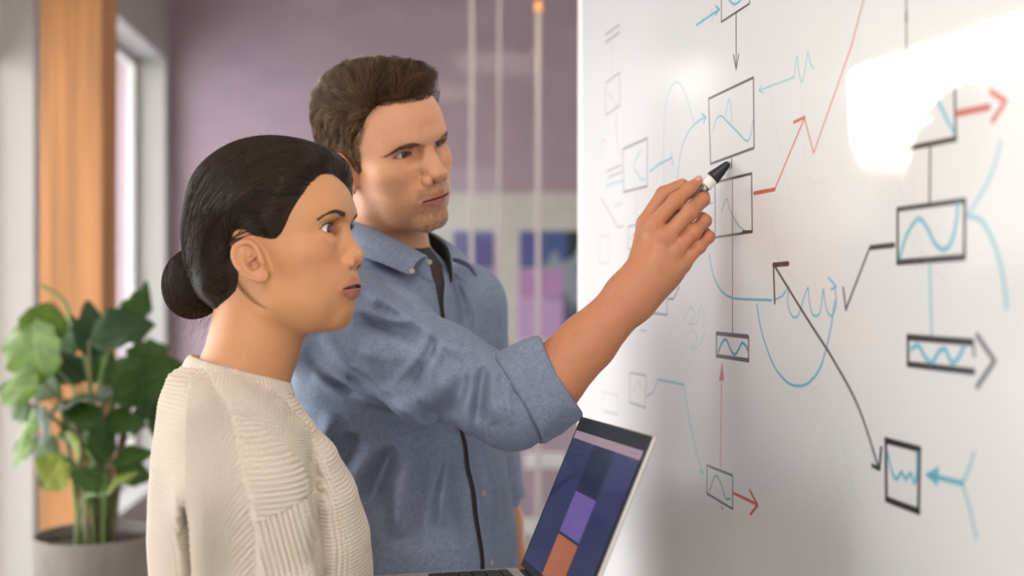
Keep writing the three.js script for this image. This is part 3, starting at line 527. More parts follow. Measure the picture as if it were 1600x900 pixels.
  const line0 = polyDist([[0.09, 0.1], [0.078, 0.104], [0.066, 0.088], [0.058, 0.07], [0.042, 0.045], [0.03, 0.023], [0.018, 0.0125], [0.006, 0.017], [-0.006, 0.025], [-0.016, 0.035], [-0.027, 0.034], [-0.034, 0.018], [-0.036, -0.008], [-0.048, -0.036], [-0.06, -0.05], [-0.12, -0.05], [-0.2, 0.05], [-0.05, 0.25], [0.15, 0.2]]);
  const line = (z, y) => line0(z - 0.0165 * step(0.0, 0.03, z) - 0.009 * step(-0.07, -0.03, z) * (1 - step(0.0, 0.03, z)), y);
  const cover = (x, y, z) => { const far = step(-0.026, 0.026, x) * step(0.0, 0.06, z); return line(z - 0.02 * far, y + 0.013 * far); };
  const partX = -0.008;
  const thick = (x, y, z) => { const c = cover(x, y, z); let t = -0.004 - 0.03 * step(-0.003, -0.022, c) + 0.0165 * step(-0.003, 0.03, c); t += 0.006 * step(0.07, 0.13, y) * step(0.0, 0.02, c); t -= 0.0022 * Math.exp(-(((x - partX) / 0.0016) ** 2)) * step(0.08, 0.1, y) * step(-0.02, 0.02, z); t += 0.003 * step(0.0, 0.03, x) * step(0.02, 0.07, z) * step(0, 0.02, c); return t; };
  const gather = cap(0, 0.005, -0.075, 0.03, 0, -0.006, -0.1, 0.026);
  const hairF = (x, y, z) => sm(sk(x, y, z) - thick(x, y, z), gather(x, y, z), 0.02);
  const BC = [0, -0.008, -0.109], bun = (x, y, z) => { const dy = y - BC[1], dz = z - BC[2], c = 0.93, s = 0.36, q = dz * c - dy * s, r = dz * s + dy * c; return ell(0, 0, 0, 0.039, 0.043, 0.037)(x, r, q); };
  const mHair = new THREE.MeshPhysicalMaterial({ color: new THREE.Color().setRGB(0.017, 0.0095, 0.006), roughness: 0.5, specularIntensity: 0.5 });
  const mStrand = new THREE.MeshPhysicalMaterial({ color: 0xffffff, vertexColors: true, roughness: 0.42, specularIntensity: 0.55 });
  const capG = polygonize(hairF, [-0.1, -0.08, -0.14], [0.1, 0.175, 0.12], 0.0024, 2); capG.applyMatrix4(H.m);
  const hair = part('hair', capG, mHair, woman);
  const tone = () => { const k = 0.4 + 1.5 * R() * R(), w = R(); return [0.021 * k * (1 + 0.3 * w), 0.0115 * k * (1 + 0.15 * w), 0.007 * k]; };
  const st = new Hairs(3), root = [0, 0.004, -0.094];
  let made = 0, tries = 0;
  while (made < 4200 && tries++ < 40000) {
    // start on the scalp or along the hairline, sweep back to the knot
    const th = Math.acos(1 - 2 * R()), ph = R() * 6.283, s0 = [0.1 * Math.sin(th) * Math.cos(ph), 0.05 + 0.1 * Math.cos(th), 0.12 * Math.sin(th) * Math.sin(ph)];
    let p = onto(hairF, s0, 0, 5); const cv = cover(...p); if (cv < 0.004 || p[1] < -0.045) continue;
    const onPart = Math.abs(p[0] - partX) < 0.006 && p[2] > -0.03 && p[1] > 0.06; if (R() > (cv < 0.014 || onPart ? 1 : 0.16)) continue;
    const side = p[0] < partX ? -1 : 1, pts = [], N = 15, tgt = [root[0] + side * 0.02 * R(), root[1] + (R() - 0.5) * 0.03, root[2] + 0.006 * (R() - 0.5)];
    const lift = 0.0001 + 0.0006 * R(), wv = (R() - 0.5) * 0.0015, droop = 0.03 * step(0.06, 0.12, p[1]) * step(-0.03, 0.05, p[2]);
    for (let i = 0; i < N; i++) {
      const t = i / (N - 1), q = [lerp(p[0], tgt[0], t) + side * droop * 0.9 * Math.sin(Math.PI * Math.min(1, t * 1.2)) * (1 - t), lerp(p[1], tgt[1], t) + wv * Math.sin(t * 5), lerp(p[2], tgt[2], t)];
      const k = 1 + 0.5 * Math.sin(Math.PI * t); q[0] *= k; q[1] = 0.03 + (q[1] - 0.03) * k; pts.push(onto(hairF, q, lift * Math.sin(Math.PI * Math.min(1, 0.2 + t * 0.8)) + 0.0001, 3));
    }
    if (pts.some((q, i) => !isFinite(q[0]) || (i < 9 && cover(...q) < 0.001))) continue;
    st.add(pts, 0.00036, 0.00045, tone()); made++;
  }
  const sg = st.geometry(); sg.applyMatrix4(H.m); const so = part('strands', sg, mStrand, hair); so.userData.kind = 'stuff';
  // bun
  const bg = polygonize(bun, [-0.06, -0.07, -0.17], [0.06, 0.05, -0.05], 0.0025, 2); bg.applyMatrix4(H.m);
  const bo = part('bun', bg, mHair, hair);
  const bs = new Hairs(3);
  for (let i = 0; i < 1500; i++) {
    const ax = V([-0.72 + 0.25 * (R() - 0.5), 0.12 + 0.3 * (R() - 0.5), 0.68 + 0.25 * (R() - 0.5)]).normalize(), off = (R() * 2 - 1) * 0.034, a0 = R() * 6.28, span = 1.5 + 2.2 * R(), e1 = new THREE.Vector3(0, 1, 0).cross(ax).normalize(), e2 = ax.clone().cross(e1), pts = [], lf = 0.001 * R(), rr = Math.sqrt(Math.max(0.0001, 0.037 ** 2 - off * off));
    for (let k = 0; k < 13; k++) { const a = a0 + (span * k) / 12, q = ax.clone().multiplyScalar(off + 0.006 * Math.sin(a * 0.7)).addScaledVector(e1, Math.cos(a) * rr).addScaledVector(e2, Math.sin(a) * rr); pts.push(onto(bun, [BC[0] + q.x, BC[1] + q.y, BC[2] + q.z], lf, 3)); }
    bs.add(pts, 0.0006, 0.0004, tone());
  }
  // the tie and the wisps: a twist of hair over the knot, loose hairs at nape, ear and crown
  for (let i = 0; i < 90; i++) { const a = (R() - 0.5) * 1.6, p0 = [-0.012 + 0.024 * R(), 0.03 + 0.012 * R(), -0.098 - 0.014 * R()]; bs.add([0, 0.25, 0.5, 0.75, 1].map((t) => [p0[0] - 0.012 * t + 0.01 * a * t, p0[1] - 0.05 * t + 0.01 * Math.sin(t * 3), p0[2] + 0.02 * t * t - 0.002 + 0.006 * a * t]), 0.0009, 0.0005, tone()); }
  const bsg = bs.geometry(); bsg.applyMatrix4(H.m); const b2 = part('strands', bsg, mStrand, bo); b2.userData.kind = 'stuff';
  const ws = new Hairs(3);
  for (let i = 0; i < 60; i++) { // nape and bun
    const p = [(R() - 0.7) * 0.05, -0.03 - 0.02 * R(), -0.06 - 0.05 * R()], d = [(R() - 0.5) * 0.02, -0.012 - 0.03 * R(), -0.01 - 0.03 * R()], c = (R() - 0.5) * 0.012;
    ws.add([0, 0.25, 0.5, 0.75, 1].map((t) => [p[0] + d[0] * t, p[1] + d[1] * t, p[2] + d[2] * t + c * Math.sin(3 * t)]), 0.00016, 0.00006, [0.06, 0.03, 0.016]);
  }
  for (let i = 0; i < 9; i++) { const o2 = (R() - 0.5) * 0.012; ws.add([0, 0.25, 0.5, 0.75, 1].map((t) => { const q = [-0.066 + 0.006 * t, -0.004 - 0.05 * t - o2, -0.033 + (0.006 + o2) * t + 0.034 * t * t + o2]; return onto(f.bare, q, 0.0012, 3); }), 0.0002, 0.00008, [0.03, 0.017, 0.01]); }
  for (let i = 0; i < 60; i++) { const th = R() * 1.5 - 0.4, p = onto(hairF, [(R() - 0.5) * 0.05, 0.06 + 0.11 * Math.cos(th), -0.02 - 0.11 * Math.sin(th)], 0, 4), g = grad(hairF, p), L = 0.003 + 0.007 * R(), b = [(R() - 0.5), (R() - 0.5), -R()]; ws.add([0, 0.5, 1].map((t) => [0, 1, 2].map((k) => p[k] + L * (g[k] * t + 1.4 * b[k] * t * t))), 0.00013, 0.00005, [0.09, 0.045, 0.02]); }
  const wg = ws.geometry(); wg.applyMatrix4(H.m); const wo = part('loose_hairs', wg, mStrand, hair); wo.userData.kind = 'stuff';
  const mLash = mat([0.008, 0.006, 0.005], 0.5), mBrow = mat([0.07, 0.04, 0.024], 0.7);
  lashes(P, f, H, woman, mLash, 0.0062, R);
  brows(f, H, woman, mBrow, [[0.0145, 0.0435, 0.0025, 0.8], [0.0235, 0.0468, 0.0028, 0.3], [0.033, 0.049, 0.0023, 0.05], [0.0415, 0.047, 0.0014, -0.3], [0.047, 0.043, 0.0005, -0.6]], 420, R, 0.0055, 0.00017);
  eyes(P, H, woman, irisTex([58, 28, 12], [88, 48, 22]), [0.95, 0.06, 0.34]);
  const tg = []; for (let i = -3; i <= 3; i++) { const t = new RoundedBoxGeometry(0.0062, 0.008, 0.004, 2, 0.0015); const a = i * 0.0068; t.rotateY(i * 0.13); t.translate(a, P.sy + 0.003, P.sz - 0.0082 - 11 * a * a); tg.push(t); }
  const teeth = mergeGeometries(tg); teeth.applyMatrix4(H.m); part('teeth', teeth, mat([0.72, 0.68, 0.62], 0.3), woman);
  // ---------- sweater ----------
  const sw = torso([[0.0, -0.062, 0.05, 0.058], [-0.0266, -0.0875, 0.066, 0.1], [-0.057, -0.0965, 0.0825, 0.15], [-0.095, -0.103, 0.107, 0.168], [-0.141, -0.107, 0.131, 0.172], [-0.187, -0.107, 0.145, 0.17], [-0.24, -0.105, 0.148, 0.165], [-0.34, -0.1, 0.14, 0.165], [-0.46, -0.115, 0.12, 0.175], [-0.5, -0.115, 0.118, 0.172]], 2.3);
  const sl = (s) => { const h = handAt(s); return chain([[s * 0.045, -0.035, -0.012, 0.042], [s * 0.12, -0.075, -0.006, 0.058], [s * 0.165, -0.13, 0.006, 0.063], [s * 0.185, -0.25, 0.014, 0.066], [s * 0.195, -0.36, 0.015, 0.07], [lerp(s * 0.195, h[0], 0.5), lerp(-0.36, h[1], 0.55), 0.1, 0.05], [h[0] + s * 0.004, h[1] - 0.008, h[2] - 0.075, 0.035]], 0.035); };
  const S1 = sl(-1), S2 = sl(1);
  const knitFolds = (l, v, q) => { // sunk creases behind and before the near arm, a few soft drags over the sleeve
    const a = Math.abs(l); if (a < 0.06) return 0; const g = (c, wd, top, full) => Math.exp(-(((q - c) / wd) ** 2)) * step(top, full, v), side = step(0.06, 0.11, a);
    return side * (0.017 * g(-0.052 - 0.02 * (v + 0.2), 0.0085, -0.085, -0.15) + 0.012 * g(0.079 - 0.09 * (v + 0.12), 0.0085, -0.055, -0.12) - 0.004 * g(-0.036 - 0.02 * (v + 0.2), 0.01, -0.1, -0.16) + 0.003 * Math.sin((q * 0.8 - v) * 62) * step(-0.14, -0.2, v) * step(0.0, 0.05, q) * step(0.1, 0.07, q));
  };
  const fs = (x, y, z) => { const [l, v0, q] = bl(x, y, z), v = v0 + 0.3 * (q + 0.006) * step(-0.1, -0.01, v0); let d = sw(l, v, q); d = sm(d, Math.min(S1(l, v, q), S2(l, v, q)), 0.022); d += 0.0012 * noise3(l * 22, v * 22, q * 22); if (Math.abs(d) < 0.03) d += knitFolds(l, v, q); return d; };
  const wool = dataTex(128, 128, (u, v, i, j) => { const n = 1 + 0.06 * noise3(i * 0.7, j * 0.7, 2) + 0.02 * noise3(i * 0.2, j * 0.2, 6); return [228 * n, 217 * n, 203 * n]; });
  wool.repeat.set(0.5, 0.5);
  const fuzz = dataTex(128, 128, (u, v, i, j) => { const n = 128 + 70 * noise3(i * 0.7, j * 0.25, 3) + 50 * noise3(i * 0.2, j * 0.8, 5); return [n, n, n]; }, false); 
  const mKnit = new THREE.MeshPhysicalMaterial({ color: 0xffffff, map: wool, bumpMap: fuzz, bumpScale: 0.0004, roughness: 0.95, sheen: 0.2, sheenRoughness: 0.6, sheenColor: new THREE.Color(1, 0.93, 0.82) });
  const PITCH = 0.0056, ST = 0.0042;
  const full = polygonize(fs, [o[0] - 0.3, o[1] - 0.5, o[2] - 0.34], [o[0] + 0.34, o[1] + 0.03, o[2] + 0.34], 0.0038, 2);
  // knitted relief: raised ribs of leaning stitches; u counts ribs, v counts stitches
  const relief = (u, v) => { const c = Math.abs(u - Math.floor(u) - 0.5) * 2, rib = Math.cos(c * Math.PI * 0.5), leg = 0.5 + 0.5 * Math.cos(6.2832 * (v + c * 0.4)); return 0.0042 * Math.sqrt(rib) + 0.0012 * leg * rib - 0.0026; };
  // the pieces it is knitted from: back, front, and two sleeves in a back and a front half that meet in a seam over the shoulder
  const seamQ = (v) => (v > -0.025 ? lerp(-0.0098, -0.035, (v + 0.025) / 0.025) : v > -0.124 ? lerp(0.0147, -0.0098, (v + 0.124) / 0.099) : 0.0147 + 0.1 * (-0.124 - v));
  const which = (l, v, q) => { const a = Math.abs(l), arm = Math.min(S1(l, v, q), S2(l, v, q)) - sw(l, v, q); if (a > 0.055 && (arm < 0.002 || a > 0.13 || v > -0.09) && q > -0.054 - 0.02 * (v + 0.2) && q < 0.08 - 0.09 * (v + 0.12)) return (q < seamQ(v) ? 2 : 4) + (l < 0 ? 0 : 1); return q < 0 ? 0 : 1; };
  const ribUV = (k, l, v, q) => {
    const s = v - 0.55 * Math.min(Math.abs(l), 0.17);
    if (k === 2 || k === 3) return [(q - 0.95 * s * step(-0.12, 0.0, q)) / (PITCH * 1.3), (s + 0.6 * q) / ST];
    if (k === 4 || k === 5) return v > -0.13 + 0.35 * (q - 0.02) ? [s / PITCH, q / ST] : [(q + 0.25 * v) / PITCH, v / ST];
    const th = k ? Math.atan2(l, q + 0.03) : Math.atan2(l, -(q - 0.02)); return [(th * 0.125) / PITCH, v / ST];
  };
  {
    const P3 = full.attributes.position.array, N3 = full.attributes.normal.array, I = full.index.array, lists = [[], [], [], [], [], []];
    const cache = new Int8Array(P3.length / 3).fill(-1), kind = (v) => (cache[v] < 0 ? (cache[v] = which(...bl(P3[v * 3], P3[v * 3 + 1], P3[v * 3 + 2]))) : cache[v]);
    for (let t = 0; t < I.length; t += 3) { const a = kind(I[t]), b = kind(I[t + 1]), c = kind(I[t + 2]); lists[a === b ? a : c === b ? b : a].push(I[t], I[t + 1], I[t + 2]); }
    const nm = ['back_panel', 'front_panel', 'sleeve_back', 'sleeve_back', 'sleeve_front', 'sleeve_front'];
    const owner = new Int8Array(P3.length / 3).fill(-1), edge = new Uint8Array(P3.length / 3); lists.forEach((L, k) => { for (const v of L) { if (owner[v] >= 0 && owner[v] !== k) edge[v] = 1; owner[v] = k; } });
    const NS = 4, tb = []; for (let i = 0; i <= NS; i++) for (let j = 0; j <= NS - i; j++) tb.push([i / NS, j / NS]);
    const ti = (i, j) => { let s = 0; for (let q = 0; q < i; q++) s += NS + 1 - q; return s + j; };
    const tri = []; for (let i = 0; i < NS; i++) for (let j = 0; j < NS - i; j++) { tri.push(ti(i, j), ti(i + 1, j), ti(i, j + 1)); if (j < NS - i - 1) tri.push(ti(i + 1, j), ti(i + 1, j + 1), ti(i, j + 1)); }
    const sweater = part('sweater', box(0.01, 0.01, 0.01), mKnit, woman);
    lists.forEach((L, k) => {
      const p = [], n = [], id = [], uv = [];
      for (let t = 0; t < L.length; t += 3) {
        const A = L[t] * 3, B = L[t + 1] * 3, C = L[t + 2] * 3, cy = P3[A + 1], near = N3[A] * (0 - P3[A]) + N3[A + 1] * (CAMY - cy) + N3[A + 2] * (0 - P3[A + 2]);
        const fine = near > -0.35 && cy > 1.05, base = p.length / 3;
        for (const [a, b] of fine ? tb : [[0, 0], [1, 0], [0, 1]]) {
          const c = 1 - a - b; let x = P3[A] * c + P3[B] * a + P3[C] * b, y = P3[A + 1] * c + P3[B + 1] * a + P3[C + 1] * b, z = P3[A + 2] * c + P3[B + 2] * a + P3[C + 2] * b;
          let nx = N3[A] * c + N3[B] * a + N3[C] * b, ny = N3[A + 1] * c + N3[B + 1] * a + N3[C + 1] * b, nz = N3[A + 2] * c + N3[B + 2] * a + N3[C + 2] * b; const nl = Math.sqrt(nx * nx + ny * ny + nz * nz); nx /= nl; ny /= nl; nz /= nl;
          const keep = 1 - (edge[L[t]] * c + edge[L[t + 1]] * a + edge[L[t + 2]] * b), H = (X, Y, Z) => { const s = ribUV(k, ...bl(X, Y, Z)); return keep * relief(s[0], s[1]); }, s0 = ribUV(k, ...bl(x, y, z)), h = keep * relief(s0[0], s0[1]);
          if (fine) { const e2 = 0.0004, gx = (H(x + e2, y, z) - h) / e2, gy = (H(x, y + e2, z) - h) / e2, gz = (H(x, y, z + e2) - h) / e2, dn = gx * nx + gy * ny + gz * nz; let mx = nx - clamp(gx - dn * nx, -1.5, 1.5), my = ny - clamp(gy - dn * ny, -1.5, 1.5), mz = nz - clamp(gz - dn * nz, -1.5, 1.5); const ml = Math.sqrt(mx * mx + my * my + mz * mz); x += nx * h; y += ny * h; z += nz * h; nx = mx / ml; ny = my / ml; nz = mz / ml; }
          p.push(x, y, z); n.push(nx, ny, nz); uv.push(s0[0], s0[1]);
        }
        if (fine) for (const q of tri) id.push(base + q); else id.push(base, base + 1, base + 2);
      }
      if (!p.length) return;
      const g = geo(p, n, id); g.setAttribute('uv', new THREE.BufferAttribute(new Float32Array(uv), 2));
      if (k === 0) sweater.geometry = g; else part(nm[k], g, mKnit, sweater);
    });
    { const g = full.clone(), p = g.attributes.position.array, n = g.attributes.normal.array; for (let i = 0; i < p.length; i++) p[i] -= n[i] * 0.0036; uvs(g, (x, y) => [x * 40, y * 40]); part('lining', g, mKnit, sweater); }
    // neckband: a flat ribbed band that lies along the slanted neckline
    const ringN = []; for (let i = 0; i <= 240; i++) { const t = (i / 240) * 6.2832, rb = 0.0009 * Math.cos(t * 74); ringN.push([(0.0585 + rb) * Math.sin(t), (0.054 + rb) * Math.cos(t) - 0.006]); }
    const rowsN = [0, 0.15, 0.35, 0.6, 0.85, 1].map((t) => ringN.map(([l, q]) => { const k = 1 + 0.17 * t, b = 0.004 * Math.sin(t * Math.PI); return WB.toWorld([l * k, 0.006 - 0.016 * t + b - 0.27 * q * k, q * k]); }));
    const gN = sheet(rowsN, 0.0035); { const m = ringN.length, c = gN.attributes.position.count, U = new Float32Array(c * 2); for (let i = 0; i < c; i++) { U[i * 2] = (i % m) * 0.25; U[i * 2 + 1] = Math.floor(i / m) * 0.8; } gN.setAttribute('uv', new THREE.BufferAttribute(U, 2)); }
    part('neckband', gN, mKnit, sweater);
  }
  // trousers and shoes
  const mTr = mat([0.05, 0.05, 0.06], 0.9), mSh = mat([0.5, 0.46, 0.42], 0.5), Y0 = -o[1];
  const tr = (x, y, z) => { const [l, v, q] = bl(x, y, z), a = Math.abs(l); let d = ell(0, -0.56, -0.005, 0.165, 0.13, 0.12)(l, v, q); d = sm(d, chain([[0.085, -0.58, -0.01, 0.098], [0.08, -0.9, 0.005, 0.068], [0.08, -1.28, -0.02, 0.055]], 0.03)(a, v, q), 0.03); return Math.max(d, Y0 + 0.06 - v, v + 0.46); };
  part('trousers', polygonize(tr, [o[0] - 0.26, 0.04, o[2] - 0.28], [o[0] + 0.26, o[1] - 0.44, o[2] + 0.28], 0.01, 1), mTr, woman);
  for (const s of [-1, 1]) { const sf = (l, v, q) => Math.max(sm(ell(s * 0.082, Y0 + 0.04, 0.05, 0.042, 0.045, 0.115)(l, v, q), ell(s * 0.08, Y0 + 0.06, -0.03, 0.038, 0.055, 0.05)(l, v, q), 0.03), Y0 - v); const g = polygonize(sf, [s * 0.082 - 0.07, Y0 - 0.02, -0.12], [s * 0.082 + 0.07, Y0 + 0.14, 0.19], 0.009, 1); g.applyMatrix4(WB.m); part('shoe', g, mSh, woman); }
}
// ---------- the man ----------
const manField = {};
{
  const R = rng(23), H = MH, P = MAN;
  neckTo(H, MB.toWorld([0, -0.03, -0.012]), P, 0.056, 0.066);
  const f = headField(P);
  const head = polygonize(f, [-0.105, -0.2, -0.13], [0.105, 0.15, 0.135], 0.0017, 1);
  const base = [0.6, 0.29, 0.16], lip = [0.4, 0.115, 0.09], blush = [0.6, 0.235, 0.14], beard = [0.13, 0.075, 0.045];
  paint(head, (x, y, z) => {
    const n = 1 + 0.035 * noise3(x * 60, y * 60, z * 60) + 0.03 * noise3(x * 300, y * 300, z * 300), a = Math.abs(x);
    let c = base;
    c = mixc(c, blush, 0.18 * Math.exp(-(((a - 0.045) / 0.022) ** 2 + ((y + 0.005) / 0.022) ** 2)) * (z > 0.03 ? 1 : 0) + 0.4 * Math.exp(-((a / 0.014) ** 2 + ((y + 0.004) / 0.014) ** 2)) * (z > 0.1 ? 1 : 0));
    if (a > 0.07 && z < 0.02 && z > -0.04) c = mixc(c, [0.62, 0.25, 0.17], 0.5);
    const jawB = step(-0.03, -0.055, y - 0.35 * Math.max(0, 0.06 - z)) * step(-0.13, -0.098, y) * step(0.0, 0.02, z), mus = step(0.036, 0.028, a) * step(-0.022, -0.027, y) * step(-0.045, -0.038, y) * (z > 0.07 ? 1 : 0), goat = step(0.034, 0.024, a) * step(-0.05, -0.058, y) * (z > 0.06 ? 1 : 0);
    const g = clamp(0.4 * jawB + 0.5 * mus + 0.3 * goat) * (0.8 + 0.5 * noise3(x * 550, y * 550, z * 550) + 0.1 * noise3(x * 120, y * 120, z * 120));
    c = mixc(c, beard, clamp(g * 0.95, 0, 0.8));
    if (z > 0.06) c = mixc(c, lip, 0.85 * step(0.0018, 0.0, f.lips(x, y, z)));
    if (z > 0.06) c = mixc(c, [0.14, 0.05, 0.03], step(0.0012, 0.0002, f.nostril(x, y, z)));  // shade inside the nostrils put into the colour
    if (z > 0.06) c = mixc(c, [0.2, 0.065, 0.05], step(0.0008, 0.0001, f.slit(x, y, z)));  // dark mouth flesh and lip-gap shade in one colour
    c = lidTone(P, f, a, y, z, c, [0.12, 0.06, 0.04]);
    return [c[0] * n, c[1] * n, c[2] * n];
  });
  head.applyMatrix4(H.m);
  const e = MB.inv.elements, bl = (x, y, z) => [e[0] * x + e[4] * y + e[8] * z + e[12], e[1] * x + e[5] * y + e[9] * z + e[13], e[2] * x + e[6] * y + e[10] * z + e[14]];
  // right arm and hand, joints read off the photograph and set at their own depths
  const S = MB.toWorld([-0.185, -0.085, -0.005]), E = at(816, 641, 1.53), W = at(1020, 428, 1.545);
  const j = {
    wr: at(1021, 424, 1.545),
    i: [at(1020, 352, 1.535), at(1056, 314, 1.532), at(1079, 294, 1.538), at(1090, 285, 1.545)],
    m: [at(1040, 372, 1.528), at(1078, 331, 1.525), at(1098, 312, 1.54), at(1099, 306, 1.556)],
    r: [at(1055, 392, 1.53), at(1084, 362, 1.527), at(1101, 345, 1.541), at(1098, 340, 1.562)],
    p: [at(1066, 412, 1.535), at(1092, 385, 1.533), at(1107, 370, 1.544), at(1103, 364, 1.562)],
    t: [at(1003, 400, 1.558), at(1010, 350, 1.568), at(1038, 304, 1.568), at(1066, 290, 1.56)],
  };
  const fing = (q, r) => { const a = q.map((p, i) => [...p, r[i]]); return chain(a, 0.004); };
  const FI = fing(j.i, [0.0108, 0.0102, 0.0088, 0.0076]), FM = fing(j.m, [0.0112, 0.0106, 0.0094, 0.0085]), FR = fing(j.r, [0.0108, 0.01, 0.009, 0.008]), FP = fing(j.p, [0.01, 0.009, 0.0082, 0.0074]), FT = fing(j.t, [0.016, 0.0135, 0.0115, 0.0095]);
  const mid = (a, b, t, dz = 0) => [lerp(a[0], b[0], t), lerp(a[1], b[1], t), lerp(a[2], b[2], t) + dz];
  const meta = [j.i, j.m, j.r, j.p].map((q, i) => cap(...mid(j.wr, q[0], 0.12), 0.022, ...q[0], [0.0125, 0.0128, 0.0122, 0.0115][i]));
  const palm = [j.i, j.m, j.r, j.p].map((q, i) => cap(...mid(j.wr, q[0], 0.25, -0.012), 0.016, ...mid(j.wr, q[0], 0.85, -0.012), 0.012));
  const kn = [j.i, j.m, j.r, j.p].map((q) => sph(q[0][0] - 0.001, q[0][1] - 0.001, q[0][2] + 0.0045, 0.0095));
  const pip = [j.i, j.m, j.r, j.p].map((q, i) => sph(q[1][0], q[1][1], q[1][2] + 0.0012, [0.0101, 0.0104, 0.0098, 0.0088][i]));
  const fore = chain([[...mid(E, W, -0.02), 0.036], [...mid(E, W, 0.22), 0.0435], [...mid(E, W, 0.5), 0.0385], [...mid(E, W, 0.8), 0.0305], [...W, 0.0275]], 0.008);
  const wristW = [cap(...mid(E, W, 0.86), 0.026, ...mid(j.wr, j.i[0], 0.3), 0.02), cap(...mid(E, W, 0.86), 0.026, ...mid(j.wr, j.p[0], 0.35), 0.021)];
  const tendon = [j.i, j.m, j.r, j.p].map((q) => cap(...mid(j.wr, q[0], 0.35, 0.0135), 0.0045, ...mid(j.wr, q[0], 0.95, 0.0085), 0.004));
  const arm = (x, y, z) => {
    let d = fore(x, y, z);
    let h = meta[0](x, y, z); for (let i = 1; i < 4; i++) h = sm(h, meta[i](x, y, z), 0.014);
    for (let i = 0; i < 4; i++) h = sm(h, palm[i](x, y, z), 0.012);
    for (const w of wristW) h = sm(h, w(x, y, z), 0.014);
    d = sm(d, h, 0.028);
    for (const t of tendon) d = sm(d, t(x, y, z), 0.007);
    for (const k of kn) d = sm(d, k(x, y, z), 0.006);
    d = sm(d, FT(x, y, z), 0.01);
    const a = sm(FI(x, y, z), pip[0](x, y, z), 0.004), b = sm(FM(x, y, z), pip[1](x, y, z), 0.004), c = sm(FR(x, y, z), pip[2](x, y, z), 0.004), g = sm(FP(x, y, z), pip[3](x, y, z), 0.004);
    const fs = Math.min(sm(a, 9, 0.001), b, c, g), fw = sm(sm(a, b, 0.0015), sm(c, g, 0.0015), 0.0015);
    return sm(d, Math.min(fs, fw), 0.006);
  };
  const ax = [E, W, ...Object.values(j).flat().filter((q) => Array.isArray(q)), ...j.i, ...j.m, ...j.r, ...j.p, ...j.t];
  const lo = [0, 1, 2].map((k) => Math.min(...ax.map((q) => q[k])) - 0.04), hi = [0, 1, 2].map((k) => Math.max(...ax.map((q) => q[k])) + 0.04); lo[0] = E[0] - 0.0; lo[1] = E[1] - 0.04;
  const armG = paint(polygonize(arm, lo, hi, 0.0022, 1), (x, y, z) => {
    const n = 1 + 0.04 * noise3(x * 70, y * 70, z * 70) + 0.05 * noise3(x * 260, y * 260, z * 260); let c = mixc([0.5, 0.215, 0.105], [0.52, 0.205, 0.108], clamp(0.5 + 0.9 * noise3(x * 38, y * 38, z * 38)));
    for (const q of [j.i, j.m, j.r, j.p]) for (let k = 0; k < 3; k++) { const d = Math.hypot(x - q[k][0], y - q[k][1], z - q[k][2]); c = mixc(c, [0.55, 0.175, 0.095], 0.5 * Math.exp(-((d / 0.011) ** 2))); }
    return [c[0] * n, c[1] * n, c[2] * n];
  });
  // the rest of the body, mostly under cloth
  const SL = [0.18, -0.085, -0.01], EL = [0.235, -0.36, -0.005], WL = [0.238, -0.585, 0.065];
  const trunk = torso([[-0.01, -0.07, 0.05, 0.07], [-0.07, -0.095, 0.06, 0.14], [-0.15, -0.1, 0.07, 0.15], [-0.3, -0.075, 0.105, 0.145], [-0.5, -0.05, 0.12, 0.15], [-0.62, -0.07, 0.1, 0.16], [-0.68, -0.07, 0.1, 0.16]]);
  const La = chain([[...SL, 0.05], [...EL, 0.042], [...mid(EL, WL, 0.4), 0.038], [...WL, 0.026]], 0.02), Ra = chain([[...MB.toLocal(S), 0.05], [...MB.toLocal(E), 0.042]], 0.02);
  const lh = [[0.238, -0.6, 0.075], [0.236, -0.66, 0.1]];
  const LF = [0, 1, 2, 3].map((i) => chain([[0.236, -0.665, 0.085 + i * 0.017 - 0.02, 0.0105], [0.232, -0.71 - (i % 2) * 0.006, 0.09 + i * 0.017 - 0.02, 0.009], [0.22, -0.745 - (i === 1 || i === 2 ? 0.008 : 0), 0.088 + i * 0.016 - 0.02, 0.0075]], 0.003)).concat([chain([[0.232, -0.61, 0.095, 0.014], [0.222, -0.655, 0.13, 0.011], [0.215, -0.69, 0.137, 0.009]], 0.004)]);
  const LP = ell(0.237, -0.635, 0.09, 0.016, 0.05, 0.04);
  const legs = (l, v, q) => { const a = Math.abs(l); return chain([[0.095, -0.64, 0.005, 0.1], [0.1, -1.02, 0.02, 0.062], [0.105, -1.43, -0.02, 0.042]], 0.03)(a, v, q); };
  const fb = (x, y, z) => { const [l, v, q] = bl(x, y, z); let d = sm(trunk(l, v, q), Math.min(La(l, v, q), Ra(l, v, q)), 0.03); d = sm(d, legs(l, v, q), 0.03); d = sm(d, LP(l, v, q), 0.012); for (const g of LF) d = sm(d, g(l, v, q), 0.004); return d; };
  const o = MB.toWorld([0, 0, 0]);
  const rest = paint(polygonize(fb, [o[0] - 0.3, 0.04, o[2] - 0.36], [o[0] + 0.32, o[1] + 0.02, o[2] + 0.36], 0.009, 1), () => [0.5, 0.215, 0.105]);
  part('body', mergeGeometries([head, armG, rest]), mSkinM, man);
  { const g = new THREE.SphereGeometry(1, 20, 14); g.scale(0.0048, 0.0062, 0.0016); const d = V(j.i[3]).sub(V(j.i[2])).normalize(), up = new THREE.Vector3(-0.35, 0.45, 0.85).addScaledVector(d, -new THREE.Vector3(-0.35, 0.45, 0.85).dot(d)).normalize(), m = new THREE.Matrix4().makeBasis(new THREE.Vector3().crossVectors(d, up), d, up).setPosition(...V(j.i[3]).addScaledVector(up, 0.0068).addScaledVector(d, 0.001).toArray()); g.applyMatrix4(m); part('fingernail', g, mat([0.66, 0.33, 0.27], 0.3), man); }
  // hair: short sides, longer top swept up from the forehead
  const sk = skull(P);
